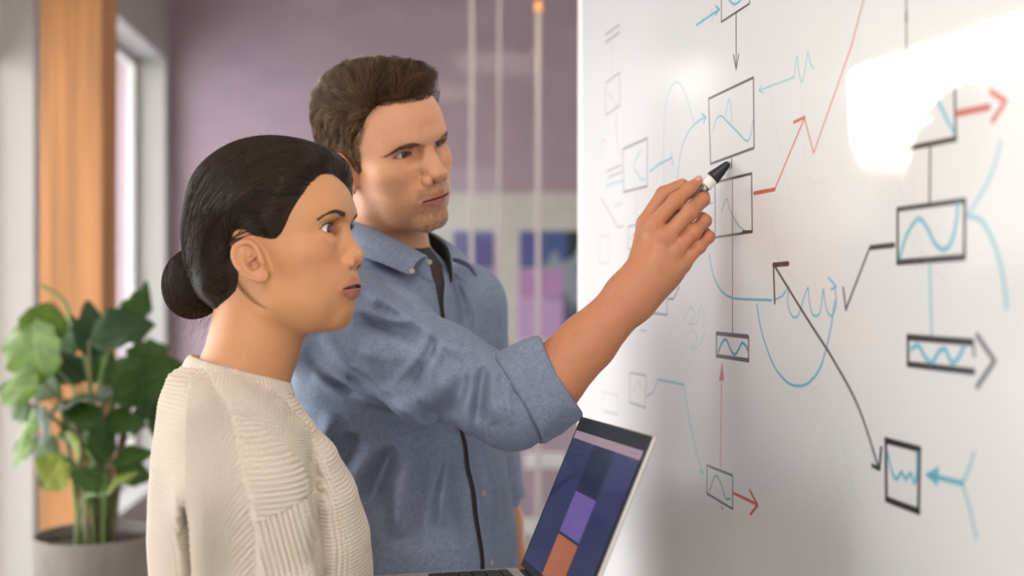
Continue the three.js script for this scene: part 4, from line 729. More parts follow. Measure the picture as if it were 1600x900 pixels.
  const line = polyDist([[0.092, 0.098], [0.075, 0.1], [0.057, 0.085], [0.045, 0.066], [0.032, 0.048], [0.025, 0.022], [0.021, -0.004], [0.014, -0.006], [0.012, 0.012], [0.004, 0.03], [-0.008, 0.038], [-0.022, 0.033], [-0.031, 0.016], [-0.033, -0.01], [-0.04, -0.045], [-0.055, -0.068], [-0.12, -0.068], [-0.2, 0.05], [-0.05, 0.25], [0.15, 0.2]]);
  const cover = (x, y, z) => line(z + 0.35 * Math.max(0, Math.abs(x) - 0.02) * step(0.06, 0.08, y) * step(0.04, 0.06, z), y);
  const len = (x, y, z) => { const c = cover(x, y, z), s = step(-0.001, 0.012, c), top = step(0.055, 0.115, y); return -0.003 - 0.03 * step(-0.003, -0.022, c) + s * (0.0045 + 0.0035 * step(-0.02, 0.05, y) + (0.004 * step(-0.02, -0.07, z) + 0.003) * step(0.0, 0.06, y) + 0.0135 * top + 0.011 * top * step(0.0, 0.075, z)); };
  const capT = (x, y, z) => { const L = len(x, y, z); return L > 0 ? L * 0.42 - 0.0045 * (1 - step(0.004, 0.018, cover(x, y, z))) : L; };
  const hairF = (x, y, z) => sk(x, y, z) - (capT(x, y, z) - 0.001 + 0.0016 * noise3(x * 70, y * 50, z * 70));
  const mHair = new THREE.MeshPhysicalMaterial({ color: new THREE.Color().setRGB(0.042, 0.022, 0.012), roughness: 0.7, specularIntensity: 0.2 }), mStrand = new THREE.MeshPhysicalMaterial({ color: 0xffffff, vertexColors: true, roughness: 0.5, specularIntensity: 0.4 });
  const cg = polygonize(hairF, [-0.11, -0.09, -0.14], [0.11, 0.19, 0.13], 0.0025, 2); cg.applyMatrix4(H.m);
  const hair = part('hair', cg, mHair, man), st = new Hairs(3);
  const clumps = []; let tries = 0;
  while (clumps.length < 720 && tries++ < 30000) { // locks: each has a root, a sweep and a tone; its hairs draw together towards the tip
    const th = Math.acos(1 - 2 * R()), ph = R() * 6.283, p0 = onto(sk, [0.1 * Math.sin(th) * Math.cos(ph), 0.05 + 0.1 * Math.cos(th), 0.12 * Math.sin(th) * Math.sin(ph)], 0, 4), c = cover(...p0);
    if (c < 0.0005) continue; if (clumps.some((q) => Math.hypot(q.p[0] - p0[0], q.p[1] - p0[1], q.p[2] - p0[2]) < 0.0048)) continue;
    const top = step(0.078, 0.108, p0[1] + 0.25 * Math.max(0, p0[2] - 0.03)), fr = step(0.02, 0.08, p0[2]), g = grad(sk, p0);
    let D = mixc([0.05, -1, -0.28], mixc([0.35, 0.1, -0.8], [0.95, 0.35, -0.35], fr), top); D = D.map((q) => q + (R() - 0.5) * lerp(0.12, 0.42, top)); const dn = D[0] * g[0] + D[1] * g[1] + D[2] * g[2]; D = D.map((q, k) => q - dn * g[k]); const L = Math.hypot(...D) || 1; D = D.map((q) => q / L);
    const kk = 0.6 + 0.8 * R(); clumps.push({ p: p0, g, D, top, n: 30, len: lerp(0.013, 0.042, top) * (0.8 + 0.4 * R()) * step(-0.012, 0.014, c), tone: kk, curl: (R() - 0.5) * lerp(0.15, 0.55, top), rise: 0.93 + 0.17 * R() });
  }
  for (const c of clumps) for (let i = 0; i < c.n; i++) {
    const off = [(R() - 0.5) * 0.017, (R() - 0.5) * 0.017, (R() - 0.5) * 0.017], root = onto(sk, [0, 1, 2].map((m) => c.p[m] + off[m]), 0, 2); if (cover(...root) < -0.0008) continue;
    const Ln = c.len * (0.75 + 0.4 * R()), pts = [], ht = c.rise * (0.93 + 0.14 * R()), side = [c.g[1] * c.D[2] - c.g[2] * c.D[1], c.g[2] * c.D[0] - c.g[0] * c.D[2], c.g[0] * c.D[1] - c.g[1] * c.D[0]];
    for (let k = 0; k < 7; k++) { const t = k / 6, cv = c.curl * t * t * Ln, q = [0, 1, 2].map((m) => lerp(root[m], c.p[m], 0.55 * t) + c.D[m] * Ln * t + side[m] * cv), hq = Math.max(0.0035, len(...onto(sk, q, 0, 2))); pts.push(onto(sk, q, hq * Math.min(1, 0.42 + 1.15 * t - 0.62 * t * t * c.top) * ht, 2)); }
    const kk = c.tone * (0.75 + 0.5 * R()), sd = 1 - c.top; st.add(pts, 0.00033, 0.00014, [0.095 * kk * (1 + 0.95 * sd), 0.049 * kk * (1 + 1.1 * sd), 0.025 * kk * (1 + 1.2 * sd)]);  // side strands tinted lighter to carry the golden rim light
  }
  const sg = st.geometry(); sg.applyMatrix4(H.m); part('strands', sg, mStrand, hair).userData.kind = 'stuff';
  lashes(P, f, H, man, mat([0.03, 0.018, 0.012], 0.5), 0.0048, R);
  brows(f, H, man, mat([0.13, 0.072, 0.042], 0.7), [[0.0185, 0.0365, 0.0038, 0.7], [0.028, 0.0405, 0.0052, 0.2], [0.041, 0.0418, 0.0046, -0.1], [0.05, 0.038, 0.0032, -0.4], [0.0555, 0.034, 0.0014, -0.5]], 620, R, 0.007, 0.00018);
  eyes(P, H, man, irisTex([34, 30, 24], [56, 48, 36], [196, 184, 174]), [0.78, -0.06, 0.62]);
  // ---------- shirt ----------
  const rows = [[0.012, -0.075, 0.04, 0.062], [-0.02, -0.095, 0.066, 0.085], [-0.05, -0.115, 0.08, 0.15], [-0.09, -0.125, 0.087, 0.185], [-0.13, -0.13, 0.092, 0.19], [-0.2, -0.122, 0.103, 0.185], [-0.296, -0.1, 0.132, 0.178], [-0.36, -0.09, 0.147, 0.178], [-0.447, -0.08, 0.162, 0.182], [-0.6, -0.085, 0.158, 0.19], [-0.68, -0.085, 0.155, 0.192]];
  const tor = torso(rows, 2.25);
  const cuff0 = at(806, 628, 1.53), cuff1 = at(873, 591, 1.533);
  const slR = chain([[...S, 0.082], [...mid(S, E, 0.3), 0.074], [...mid(S, E, 0.62), 0.064], [...mid(S, E, 0.88), 0.057], [...at(800, 640, 1.53), 0.0525], [...mid(cuff0, cuff1, 0.25), 0.04]], 0.012);
  const w = (q) => MB.toWorld(q), slL = chain([[...w(SL), 0.075], [...w(mid(SL, EL, 0.5)), 0.06], [...w(EL), 0.054], [...w(mid(EL, WL, 0.22)), 0.048]], 0.04);
  // folds of the sleeve and the shirt front, raised (+) and sunk (-)
  const folds = foldField([
    [[[500, 520, 1.53], [545, 575, 1.5], [610, 632, 1.48], [680, 690, 1.47]], 0.012, 0.007], [[[575, 455, 1.58], [620, 480, 1.54], [662, 511, 1.5]], 0.009, 0.008], [[[560, 500, 1.55], [600, 512, 1.51], [655, 516, 1.49]], 0.01, -0.007],
    [[[650, 505, 1.5], [700, 540, 1.48], [745, 570, 1.48]], 0.01, 0.006], [[[640, 540, 1.48], [690, 590, 1.46], [712, 640, 1.46]], 0.013, 0.007], [[[600, 540, 1.49], [640, 600, 1.46], [665, 665, 1.46]], 0.015, -0.006],
    [[[742, 560, 1.5], [735, 600, 1.47], [727, 650, 1.46], [736, 695, 1.47]], 0.0095, 0.0065], [[[757, 572, 1.5], [750, 612, 1.475], [745, 665, 1.465]], 0.0075, -0.0055], [[[778, 570, 1.5], [770, 612, 1.475], [776, 665, 1.47]], 0.009, 0.0045], [[[722, 565, 1.49], [690, 605, 1.465], [640, 640, 1.46], [590, 650, 1.47]], 0.013, 0.005], [[[735, 585, 1.49], [700, 640, 1.46], [650, 672, 1.46]], 0.011, -0.0045],
    [[[560, 545, 1.52], [600, 560, 1.49], [640, 560, 1.48]], 0.01, 0.004], [[[535, 590, 1.51], [585, 600, 1.48], [640, 590, 1.46]], 0.012, -0.004],
    [[[555, 470, 1.58], [610, 500, 1.52], [664, 512, 1.49], [690, 530, 1.48]], 0.0065, 0.0045], [[[560, 488, 1.57], [612, 520, 1.51], [672, 534, 1.48]], 0.0065, -0.004], [[[668, 516, 1.49], [648, 560, 1.465], [600, 612, 1.46]], 0.007, 0.0045], [[[690, 532, 1.48], [676, 575, 1.46], [668, 620, 1.455]], 0.007, 0.004], [[[678, 528, 1.48], [660, 575, 1.46], [640, 620, 1.455]], 0.006, -0.0035],
    [[[480, 590, 1.57], [530, 622, 1.53], [610, 655, 1.5], [700, 694, 1.49]], 0.008, 0.004], [[[520, 560, 1.54], [560, 600, 1.5], [620, 632, 1.475], [690, 655, 1.46]], 0.008, -0.003], [[[800, 585, 1.5], [792, 620, 1.475], [800, 665, 1.475]], 0.006, 0.003],
    [[[560, 400, 1.66], [600, 430, 1.62], [650, 470, 1.58], [672, 505, 1.55]], 0.009, 0.003], [[[580, 432, 1.62], [618, 458, 1.58], [650, 490, 1.54]], 0.009, -0.0022], [[[640, 440, 1.64], [665, 475, 1.62], [685, 520, 1.6]], 0.008, 0.0025], [[[590, 475, 1.57], [630, 500, 1.53]], 0.008, -0.0025],
    [[[480, 545, 1.58], [510, 590, 1.54], [560, 640, 1.52]], 0.012, -0.003], [[[585, 690, 1.6], [560, 740, 1.6], [530, 780, 1.6]], 0.012, 0.008], [[[610, 700, 1.58], [590, 750, 1.58], [575, 800, 1.57]], 0.012, -0.008], [[[640, 712, 1.57], [622, 770, 1.56], [618, 850, 1.55]], 0.014, 0.008],
    [[[700, 715, 1.58], [690, 770, 1.57], [684, 840, 1.56]], 0.01, 0.007], [[[680, 715, 1.58], [664, 790, 1.57], [655, 870, 1.56]], 0.014, -0.007], [[[722, 720, 1.6], [722, 790, 1.58], [728, 870, 1.58]], 0.01, -0.006], [[[520, 650, 1.57], [500, 690, 1.57], [490, 730, 1.57]], 0.012, 0.004], [[[548, 680, 1.57], [528, 740, 1.57]], 0.012, -0.004],
    [[[745, 700, 1.65], [770, 760, 1.66], [778, 830, 1.66]], 0.012, 0.005], [[[715, 430, 1.72], [735, 470, 1.72], [748, 520, 1.72]], 0.01, 0.004], [[[700, 420, 1.72], [715, 470, 1.7], [722, 520, 1.7]], 0.008, -0.004],
  ]);
  const shirtF = (x, y, z) => { const [l, v, q] = bl(x, y, z); let d = sm(tor(l, v, q), Math.min(slR(x, y, z), slL(x, y, z)), 0.03); return Math.abs(d) < 0.04 ? d - folds(x, y, z) * 1.9 - 0.0014 * noise3(x * 28, y * 28, z * 28) : d; };
  const weave = dataTex(256, 256, (u, v, i, j) => { const a = noise3(i * 0.9, j * 0.12, 3), b = noise3(i * 0.12, j * 0.9, 6), c = noise3(i * 0.06, j * 0.06, 9), k = 1 + 0.1 * a + 0.08 * b + 0.04 * c + 0.04 * ((i + j) % 2 ? 1 : -1); return [205 * k, 208 * k, 213 * k]; });
  const mShirt = mat([0.305, 0.355, 0.48], 0.85, { map: weave }), mThread = mat([0.3, 0.35, 0.47], 0.85, { map: weave }), mFacing = mat([0.028, 0.021, 0.022], 0.85), mButton = mat([0.4, 0.36, 0.3], 0.35);
  const cloth = (g) => uvs(g, (x, y, z, nx, ny, nz) => { const k = 14; return Math.abs(nx) > 0.8 ? [z * k, y * k] : Math.abs(ny) > 0.8 ? [x * k, z * k] : [(x + 0.4 * z) * k, y * k]; });
  const sg0 = cloth(polygonize(shirtF, [o[0] - 0.34, o[1] - 0.72, o[2] - 0.36], [cuff1[0] + 0.02, o[1] + 0.03, o[2] + 0.36], 0.0042, 1));
  const shirt = part('shirt', sg0, mShirt, man);
  // rolled cuff: a thick turned-back band, flattened a little, with a loose edge
  {
    const a = V(cuff0), b = V(cuff1), dir = b.clone().sub(a).normalize(), up = new THREE.Vector3(0, 1, 0).addScaledVector(dir, -dir.y).normalize(), sd = new THREE.Vector3().crossVectors(dir, up), rows = [];
    const prof = [[1.0, 0.84], [1.02, 0.93], [0.99, 1.0], [0.9, 1.035], [0.7, 1.06], [0.45, 1.075], [0.2, 1.09], [0.04, 1.09], [-0.03, 1.05], [-0.02, 0.98], [0.1, 0.93]], len = a.distanceTo(b);
    for (const [t, s] of prof) { const row = []; for (let k = 0; k <= 48; k++) { const th = (k / 48) * Math.PI * 2, w1 = 0.0022 * Math.sin(th * 3 + 1) + 0.0014 * Math.sin(th * 7) + 0.002 * noise3(th * 3, t * 4, 5), rr = s * (0.0545 - 0.001 * t) + w1, sk2 = 0.012 * Math.sin(th) * (1 - t); const p = a.clone().addScaledVector(dir, t * len + sk2 + 0.003 * Math.sin(th * 2 + 2)).addScaledVector(up, Math.cos(th) * rr * 1.1).addScaledVector(sd, Math.sin(th) * rr * 0.92); row.push([p.x, p.y, p.z]); } rows.push(row); }
    const c = part('cuff', cloth(sheet(rows, 0.0022)), mThread, shirt);
  }
  { // left cuff
    const a = V(w(mid(EL, WL, 0.05))), b = V(w(mid(EL, WL, 0.28))), dir = b.clone().sub(a).normalize(), up = new THREE.Vector3(0, 1, 0.3).addScaledVector(dir, -new THREE.Vector3(0, 1, 0.3).dot(dir)).normalize(), sd = new THREE.Vector3().crossVectors(dir, up), rows = [], len = a.distanceTo(b);
    for (const [t, s] of [[1, 0.9], [1.02, 1], [0.7, 1.05], [0.2, 1.06], [0, 1.02], [0.05, 0.95]]) { const row = []; for (let k = 0; k <= 32; k++) { const th = (k / 32) * 6.2832, p = a.clone().addScaledVector(dir, t * len).addScaledVector(up, Math.cos(th) * 0.053 * s).addScaledVector(sd, Math.sin(th) * 0.053 * s); row.push([p.x, p.y, p.z]); } rows.push(row); }
    part('cuff', cloth(sheet(rows, 0.0022)), mThread, shirt);
  }
  // front of the shirt in body axes: raised placket, dark lining strip that also draws the shadow under its edge, buttons, breast pocket
  const front = (l, v) => { let p = w([l, v, 0.3]), dirw = V(w([l, v, -0.3])).sub(V(p)).normalize(); for (let i = 0; i < 90; i++) { const d = shirtF(...p); if (d < 0.0004) break; p = [p[0] + dirw.x * d * 0.8, p[1] + dirw.y * d * 0.8, p[2] + dirw.z * d * 0.8]; } return p; };
  const fw = V(w([0, 0, 1])).sub(V(o)).normalize(), lift = (p, k) => [p[0] + fw.x * k, p[1] + fw.y * k, p[2] + fw.z * k];
  const strip = (l0, l1, v0, v1, n, m, k0, k1) => { const r = []; for (let i = 0; i <= n; i++) { const v = lerp(v0, v1, i / n), row = []; for (let q = 0; q <= m; q++) row.push(lift(front(lerp(typeof l0 === 'function' ? l0(v) : l0, typeof l1 === 'function' ? l1(v) : l1, q / m), v), lerp(k0, k1, q / m))); r.push(row); } return r; };
  const edge = (v) => -0.02 + 0.0 * v;
  part('placket', cloth(sheet(strip((v) => -0.011 + 0.026 * step(-0.085, -0.015, v), (v) => 0.024 + 0.024 * step(-0.095, -0.02, v), -0.03, -0.66, 40, 6, 0.0042, 0.0016), 0.0018)), mShirt, shirt);
  part('facing', sheet(strip((v) => -0.0165 - 0.008 * step(-0.03, 0.0, v), (v) => -0.0075 + 0.026 * step(-0.085, -0.015, v), 0.009, -0.66, 48, 4, 0.0014, 0.0018), 0.001), mFacing, shirt);  // dark lining; its lower strip paints the shadow under the placket edge
  const btn = new THREE.CylinderGeometry(0.0038, 0.0036, 0.0024, 20); btn.rotateX(Math.PI / 2);
  const button = (p, dir) => { const m = part('button', btn, mButton, shirt); m.position.set(...p); m.quaternion.setFromUnitVectors(new THREE.Vector3(0, 0, 1), dir); };
  for (const v of [-0.155, -0.255, -0.355, -0.455, -0.555]) button(lift(front(0.006, v), 0.0045), fw);
  { const r = strip(0.062, 0.165, -0.128, -0.262, 10, 10, 0.002, 0.002).map((row, i) => row.map((p, k) => (i === 10 ? lift(p, 0) : p))); part('pocket', cloth(sheet(r, 0.0016)), mShirt, shirt); }
  // collar: fold line P, lower edge Q of the leaf, band below the fold, mirrored left and right
  const ring = (pts, n) => catmull([...pts.slice(1).reverse().map((p) => [-p[0], p[1], p[2]]), ...pts], n);
  const foldL = [[0, 0.07, -0.078], [0.05, 0.06, -0.06], [0.069, 0.04, -0.008], [0.06, 0.017, 0.04], [0.03, -0.008, 0.076]], leafL = [[0, 0.012, -0.108], [0.07, 0.006, -0.082], [0.1, -0.006, -0.01], [0.1, -0.02, 0.045], [0.08, -0.038, 0.084]], bandL = [[0, 0.012, -0.083], [0.055, 0.006, -0.066], [0.076, -0.008, -0.008], [0.064, -0.026, 0.045], [0.026, -0.045, 0.084]];
  const a1 = ring(foldL, 49), a2 = ring(leafL, 49), a3 = ring(bandL, 49), rowsC = [];
  for (const t of [0, 0.12, 0.3, 0.5, 0.75, 1]) rowsC.push(a1.map((p, i) => { const b = Math.sin(t * Math.PI) * 0.007 + 0.003 * Math.min(1, t * 6); return w([lerp(p[0], a2[i][0], t) + Math.sign(p[0]) * b * Math.min(1, Math.abs(p[0]) / 0.03), lerp(p[1], a2[i][1], t) + b * 0.6, lerp(p[2], a2[i][2], t) + (p[2] > 0 ? b * 0.4 : -b)]); }));
  part('collar', cloth(sheet(rowsC, 0.0022)), mShirt, shirt);
  part('collar_band', cloth(sheet([0, 0.35, 0.7, 1].map((t) => a1.map((p, i) => w([lerp(p[0], a3[i][0], t), lerp(p[1], a3[i][1], t), lerp(p[2], a3[i][2], t)]))), 0.0022)), mShirt, shirt);
  part('collar_lining', sheet([0, 0.35, 0.7, 1].map((t) => a1.map((p, i) => { const k = 0.955; return w([lerp(p[0], a3[i][0], t) * k, lerp(p[1], a3[i][1], t) - 0.001, lerp(p[2], a3[i][2], t) * k - 0.001]); }).slice(24)), 0.0015), mFacing, shirt);
  button(w([-0.034, -0.016, 0.083]), V(w([-0.4, 0, 1])).sub(V(o)).normalize()); button(w([-0.082, -0.03, 0.088]), V(w([-0.8, 0.1, 1])).sub(V(o)).normalize());
  // trousers, belt, shoes
  const mTrouser = mat([0.03, 0.034, 0.05], 0.9), mShoe = mat([0.06, 0.035, 0.022], 0.4), Y0 = -o[1];
  const tr = (x, y, z) => { const [l, v, q] = bl(x, y, z), a = Math.abs(l); let d = ell(0, -0.66, 0.02, 0.178, 0.13, 0.13)(l, v, q); d = sm(d, chain([[0.09, -0.66, 0.01, 0.11], [0.1, -1.02, 0.02, 0.08], [0.105, -1.44, -0.015, 0.07]], 0.03)(a, v, q), 0.03); return Math.max(d, Y0 + 0.05 - v, v + 0.6); };
  part('trousers', polygonize(tr, [o[0] - 0.3, 0.03, o[2] - 0.32], [o[0] + 0.32, o[1] - 0.58, o[2] + 0.32], 0.01, 1), mTrouser, man);
  for (const s of [-1, 1]) { const sf = (l, v, q) => Math.max(sm(ell(s * 0.108, Y0 + 0.045, 0.06, 0.05, 0.05, 0.13)(l, v, q), ell(s * 0.105, Y0 + 0.07, -0.03, 0.046, 0.06, 0.06)(l, v, q), 0.03), Y0 - v); const g = polygonize(sf, [s * 0.108 - 0.08, Y0 - 0.02, -0.14], [s * 0.108 + 0.08, Y0 + 0.16, 0.22], 0.009, 1); g.applyMatrix4(MB.m); part('shoe', g, mShoe, man); }
}
// ---------- whiteboard with its marker drawing ----------
// photograph pixel -> place on the board: u metres along the board (0 at its far end), v metres above the board's lower edge
const BA0 = 1027, BY0 = 0.62, BY1 = 2.42; // lower and upper edge of the sheet
const onSheet = (px, py) => { const Z = BA0 / (px - 475); return [(boardEnd - Z) / Math.cos(BA), CAMY + ((HZ - py) / FPX) * Z - BY0, Z]; };
const boardLen = 2.35;
const bTex = (() => {
  const U0 = 0, U1 = 1.62, V0 = 0.42, V1 = 1.47, W = 2048, Hh = 1328; // the drawn area in metres
  const t = canvas(W, Hh, (g) => {
    g.fillStyle = '#ffffff'; g.fillRect(0, 0, W, Hh); g.lineCap = 'round'; g.lineJoin = 'round';
    const P = (p) => { const q = onSheet(p[0], p[1]); return [((q[0] - U0) / (U1 - U0)) * W, (1 - (q[1] - V0) / (V1 - V0)) * Hh]; };
    const K = '#231a1c', B = '#57bcdc', RD = '#dd4b3a';
    const R = rng(5);
    const seg = (a, b, w, col, al) => { g.globalAlpha = al; g.strokeStyle = col; g.lineWidth = (w / (U1 - U0)) * W; g.beginPath(); g.moveTo(...a); g.lineTo(...b); g.stroke(); };
    const line = (pts, col, w = 0.0032, al = 0.9, smooth = false) => {
      const q = (smooth ? catmull(pts, pts.length * 10) : pts).map(P); g.globalAlpha = al; g.strokeStyle = col; g.lineWidth = ((w * (pts[0][0] > 1390 ? 0.86 : 0.92)) / (U1 - U0)) * W; g.beginPath(); q.forEach((p, i) => (i ? g.lineTo(...p) : g.moveTo(...p))); g.stroke();
    };
    const curve = (pts, col = B, w = 0.0026, al = 0.8) => line(pts, col, w, al, true);
    const quad = (a, b, c, d, w = 0.0034, al = 0.9, col = K) => line([a, b, c, d, a], col, w, al);
    const arrow = (pts, h1, h2, col, w, al = 0.9, fn = line) => { fn(pts, col, w, al); const e = pts[pts.length - 1]; line([h1, e, h2], col, w, al); };
    // top middle
    line([[1127, -30], [1127, 34], [1171, 5], [1171, -30]], K, 0.003, 0.9); curve([[1138, -2], [1146, 6], [1154, 3], [1162, -6]], B, 0.0034); arrow([[1088, 39], [1124, 14]], [1118, 9], [1117, 23], B, 0.0034, 0.85); line([[1098, 28], [1098, 38]], B, 0.002, 0.7); line([[1112, 13], [1113, 33]], B, 0.002, 0.7);
    arrow([[1150, 22], [1150, 108]], [1146, 86], [1154, 85], K, 0.0032);
    quad([1107, 154], [1177, 121], [1178, 231], [1110, 256], 0.0036); curve([[1114, 204], [1119, 186], [1127, 181], [1136, 190], [1150, 204], [1166, 220], [1173, 210], [1176, 188]]); curve([[1133, 184], [1136, 166], [1139, 155], [1142, 168], [1143, 190]], B, 0.002, 0.7);
    line([[1143, 244], [1143, 262]], K, 0.003);
    // below the pen
    quad([1117, 285], [1174, 271], [1175, 362], [1117, 371], 0.0036, 0.85); curve([[1127, 330], [1135, 311], [1141, 330], [1152, 350], [1165, 362]], '#4a9fae', 0.0022, 0.7); line([[1160, 362], [1174, 362]], K, 0.004); curve([[1104, 319], [1113, 317]], B, 0.003); line([[1144, 280], [1144, 520]], K, 0.0026, 0.85);
    line([[1119, 521], [1169, 527], [1169, 564], [1119, 556], [1119, 521]], K, 0.004, 0.95); line([[1119, 521], [1168, 526]], K, 0.006); line([[1119, 556], [1169, 563]], K, 0.0056); curve([[1122, 550], [1129, 533], [1135, 532], [1141, 546], [1147, 554], [1153, 547], [1159, 536], [1165, 541], [1167, 546]], '#2f93c4', 0.0046, 0.9);
    line([[1125, 730], [1127, 588]], RD, 0.003, 0.8); g.globalAlpha = 0.9; g.fillStyle = RD; g.beginPath(); [[1128, 564], [1123, 595], [1131, 594]].map(P).forEach((p, i) => (i ? g.lineTo(...p) : g.moveTo(...p))); g.fill();
    quad([1104, 727], [1144, 743], [1144, 795], [1104, 771], 0.0036, 0.85, '#39434f'); curve([[1108, 768], [1113, 751], [1119, 743], [1126, 756], [1133, 778], [1140, 779]], '#3c8fb4', 0.003, 0.8); line([[1127, 792], [1128, 795]], K, 0.003, 0.8);
    line([[1145, 770], [1182, 788]], RD, 0.0044, 0.95); line([[1171, 766], [1183, 789], [1172, 803]], RD, 0.0044, 0.95);
    // red path upwards
    line([[1178, 302], [1210, 296]], RD, 0.0052, 0.95); line([[1210, 296], [1256, 186]], RD, 0.0028, 0.9); line([[1240, 191], [1257, 183]], RD, 0.004, 0.9); line([[1257, 186], [1271, 239], [1330, 72], [1352, -10]], RD, 0.0028, 0.7);
    // faint blue arrow to the left
    arrow([[1241, 120], [1186, 141]], [1190, 133], [1192, 145], B, 0.0026, 0.45); curve([[1241, 118], [1245, 88], [1248, 112], [1253, 128], [1259, 100], [1262, 82], [1266, 98], [1271, 107]], B, 0.0024, 0.5);
    // blue loops left of the boxes
    curve([[1037, 285], [1037, 200], [1043, 150], [1056, 128], [1070, 145], [1084, 192]], B, 0.0026, 0.5); curve([[1058, 280], [1064, 235], [1076, 205], [1090, 190], [1102, 183]], B, 0.003, 0.75); line([[1096, 178], [1103, 183], [1099, 192]], B, 0.003, 0.75);
    // left column, paler with distance
    const G = '#6f6468';
    line([[946, 54], [968, 38]], G, 0.0036, 0.7); line([[946, 66], [968, 50]], G, 0.0036, 0.7); line([[956, 66], [957, 118]], G, 0.0022, 0.3); quad([946, 130], [968, 113], [968, 165], [946, 180], 0.0032, 0.6, G); curve([[950, 145], [956, 152], [962, 165], [966, 160]], B, 0.003, 0.35); line([[961, 178], [964, 215], [968, 243]], G, 0.0022, 0.45); 
    quad([973, 233], [1011, 216], [1011, 291], [974, 300], 0.0036, 0.75, '#4c4448'); curve([[1001, 235], [993, 250], [990, 262], [996, 270], [1002, 281], [1007, 280]], B, 0.0034, 0.6); line([[1015, 268], [1030, 256], [1049, 247]], B, 0.0034, 0.85); line([[1049, 239], [1051, 258]], B, 0.003, 0.85);
    line([[948, 268], [970, 258]], G, 0.003, 0.6); line([[950, 277], [972, 268]], G, 0.003, 0.55); curve([[946, 292], [958, 286], [972, 283]], B, 0.0038, 0.55); line([[940, 310], [965, 355], [974, 353]], G, 0.0032, 0.5); line([[938, 245], [940, 220], [946, 219]], RD, 0.0028, 0.3); line([[960, 322], [972, 317]], B, 0.003, 0.4); line([[994, 302], [994, 350]], G, 0.0018, 0.4);
    quad([981, 354], [999, 350], [999, 388], [981, 389], 0.003, 0.6, '#5a6470'); curve([[984, 374], [990, 366], [996, 376]], B, 0.003, 0.6); line([[982, 354], [1000, 350]], B, 0.003, 0.6); quad([936, 370], [951, 368], [951, 410], [936, 411], 0.0026, 0.25, G);
    // behind the forearm
    line([[1016, 489], [1042, 492], [1042, 466]], '#4c4448', 0.0034, 0.7); line([[1044, 467], [1052, 467], [1061, 448]], '#4c4448', 0.0034, 0.75); line([[1000, 516], [1009, 517]], G, 0.003, 0.5); quad([984, 582], [1009, 587], [1008, 637], [984, 629], 0.0034, 0.5, '#4c5866'); curve([[989, 610], [997, 596], [1005, 612]], B, 0.003, 0.3); curve([[1010, 619], [1020, 612], [1027, 594]], B, 0.0038, 0.7); line([[1028, 593], [1068, 601]], B, 0.0046, 0.8); curve([[1068, 601], [1078, 660], [1090, 715], [1098, 738]], B, 0.0036, 0.75); line([[1092, 735], [1099, 740]], B, 0.003, 0.7); quad([942, 612], [965, 618], [965, 647], [942, 641], 0.003, 0.22, G); line([[944, 643], [964, 648]], RD, 0.003, 0.25); line([[998, 530], [998, 580]], G, 0.0016, 0.25);
    // faint wiped writing
    curve([[1068, 500], [1078, 480], [1086, 492], [1076, 506], [1090, 502], [1094, 478], [1100, 492], [1098, 510]], '#9cc6dc', 0.0026, 0.45); curve([[1070, 530], [1080, 516], [1090, 530], [1080, 546], [1092, 540], [1100, 520]], '#9cc6dc', 0.0026, 0.35);
    // long blue line and loops
    curve([[1108, 398], [1114, 430], [1128, 456], [1146, 466], [1175, 468], [1205, 469]], B, 0.0036, 0.9); curve([[1182, 476], [1190, 520], [1208, 570], [1228, 596], [1246, 603], [1264, 597], [1282, 572], [1296, 520], [1304, 470]], B, 0.0036, 0.8);
    curve([[1210, 468], [1222, 462], [1232, 448], [1230, 470], [1236, 492], [1246, 494], [1254, 470], [1262, 450], [1264, 472], [1270, 492], [1280, 490], [1284, 466], [1286, 452], [1290, 480], [1298, 494], [1306, 476], [1304, 450]], B, 0.003, 0.7); line([[1294, 434], [1306, 448], [1298, 452]], B, 0.003, 0.7);
    // double black arrow
    line([[1210, 473], [1208, 414], [1231, 412]], K, 0.0046, 0.95); line([[1208, 414], [1231, 412]], K, 0.0062, 0.95); curve([[1210, 416], [1260, 497], [1300, 560], [1340, 635], [1371, 728]], K, 0.0036, 0.9); line([[1376, 700], [1373, 733], [1362, 727]], K, 0.0046, 0.95);
    // right-hand column
    line([[1416, -10], [1416, 165]], '#4a3c3c', 0.0032, 0.75); line([[1416, 20], [1416, 32]], K, 0.005, 0.5); line([[1413, 152], [1420, 150]], K, 0.005, 0.7);
    line([[1446, 136], [1491, 126], [1493, 217], [1412, 233], [1412, 215]], K, 0.0044, 0.85); line([[1412, 233], [1493, 217]], K, 0.0058, 0.9); curve([[1414, 226], [1426, 195], [1440, 160], [1452, 148], [1466, 160], [1480, 188], [1490, 206]], B, 0.0052, 0.6); line([[1497, 177], [1545, 167]], RD, 0.0072, 0.85); line([[1548, 143], [1571, 158], [1551, 188]], RD, 0.0066, 0.8);
    line([[1453, 230], [1452, 315]], '#4a4244', 0.0042, 0.8); quad([1402, 327], [1507, 313], [1506, 402], [1402, 410], 0.0054, 0.9); line([[1402, 410], [1506, 402]], K, 0.0066, 0.9); curve([[1406, 402], [1416, 368], [1434, 342], [1448, 356], [1460, 380], [1474, 390], [1486, 378], [1494, 345], [1496, 318]], B, 0.0058, 0.7);
    line([[1395, 383], [1358, 388], [1321, 484], [1317, 450]], K, 0.0038, 0.9); line([[1360, 387], [1396, 383]], K, 0.0056, 0.9); curve([[1512, 335], [1540, 290], [1556, 250], [1563, 222]], B, 0.0052, 0.4); curve([[1514, 338], [1534, 346], [1554, 385], [1566, 430], [1572, 480]], B, 0.0058, 0.5); line([[1452, 412], [1455, 522]], B, 0.0054, 0.45);
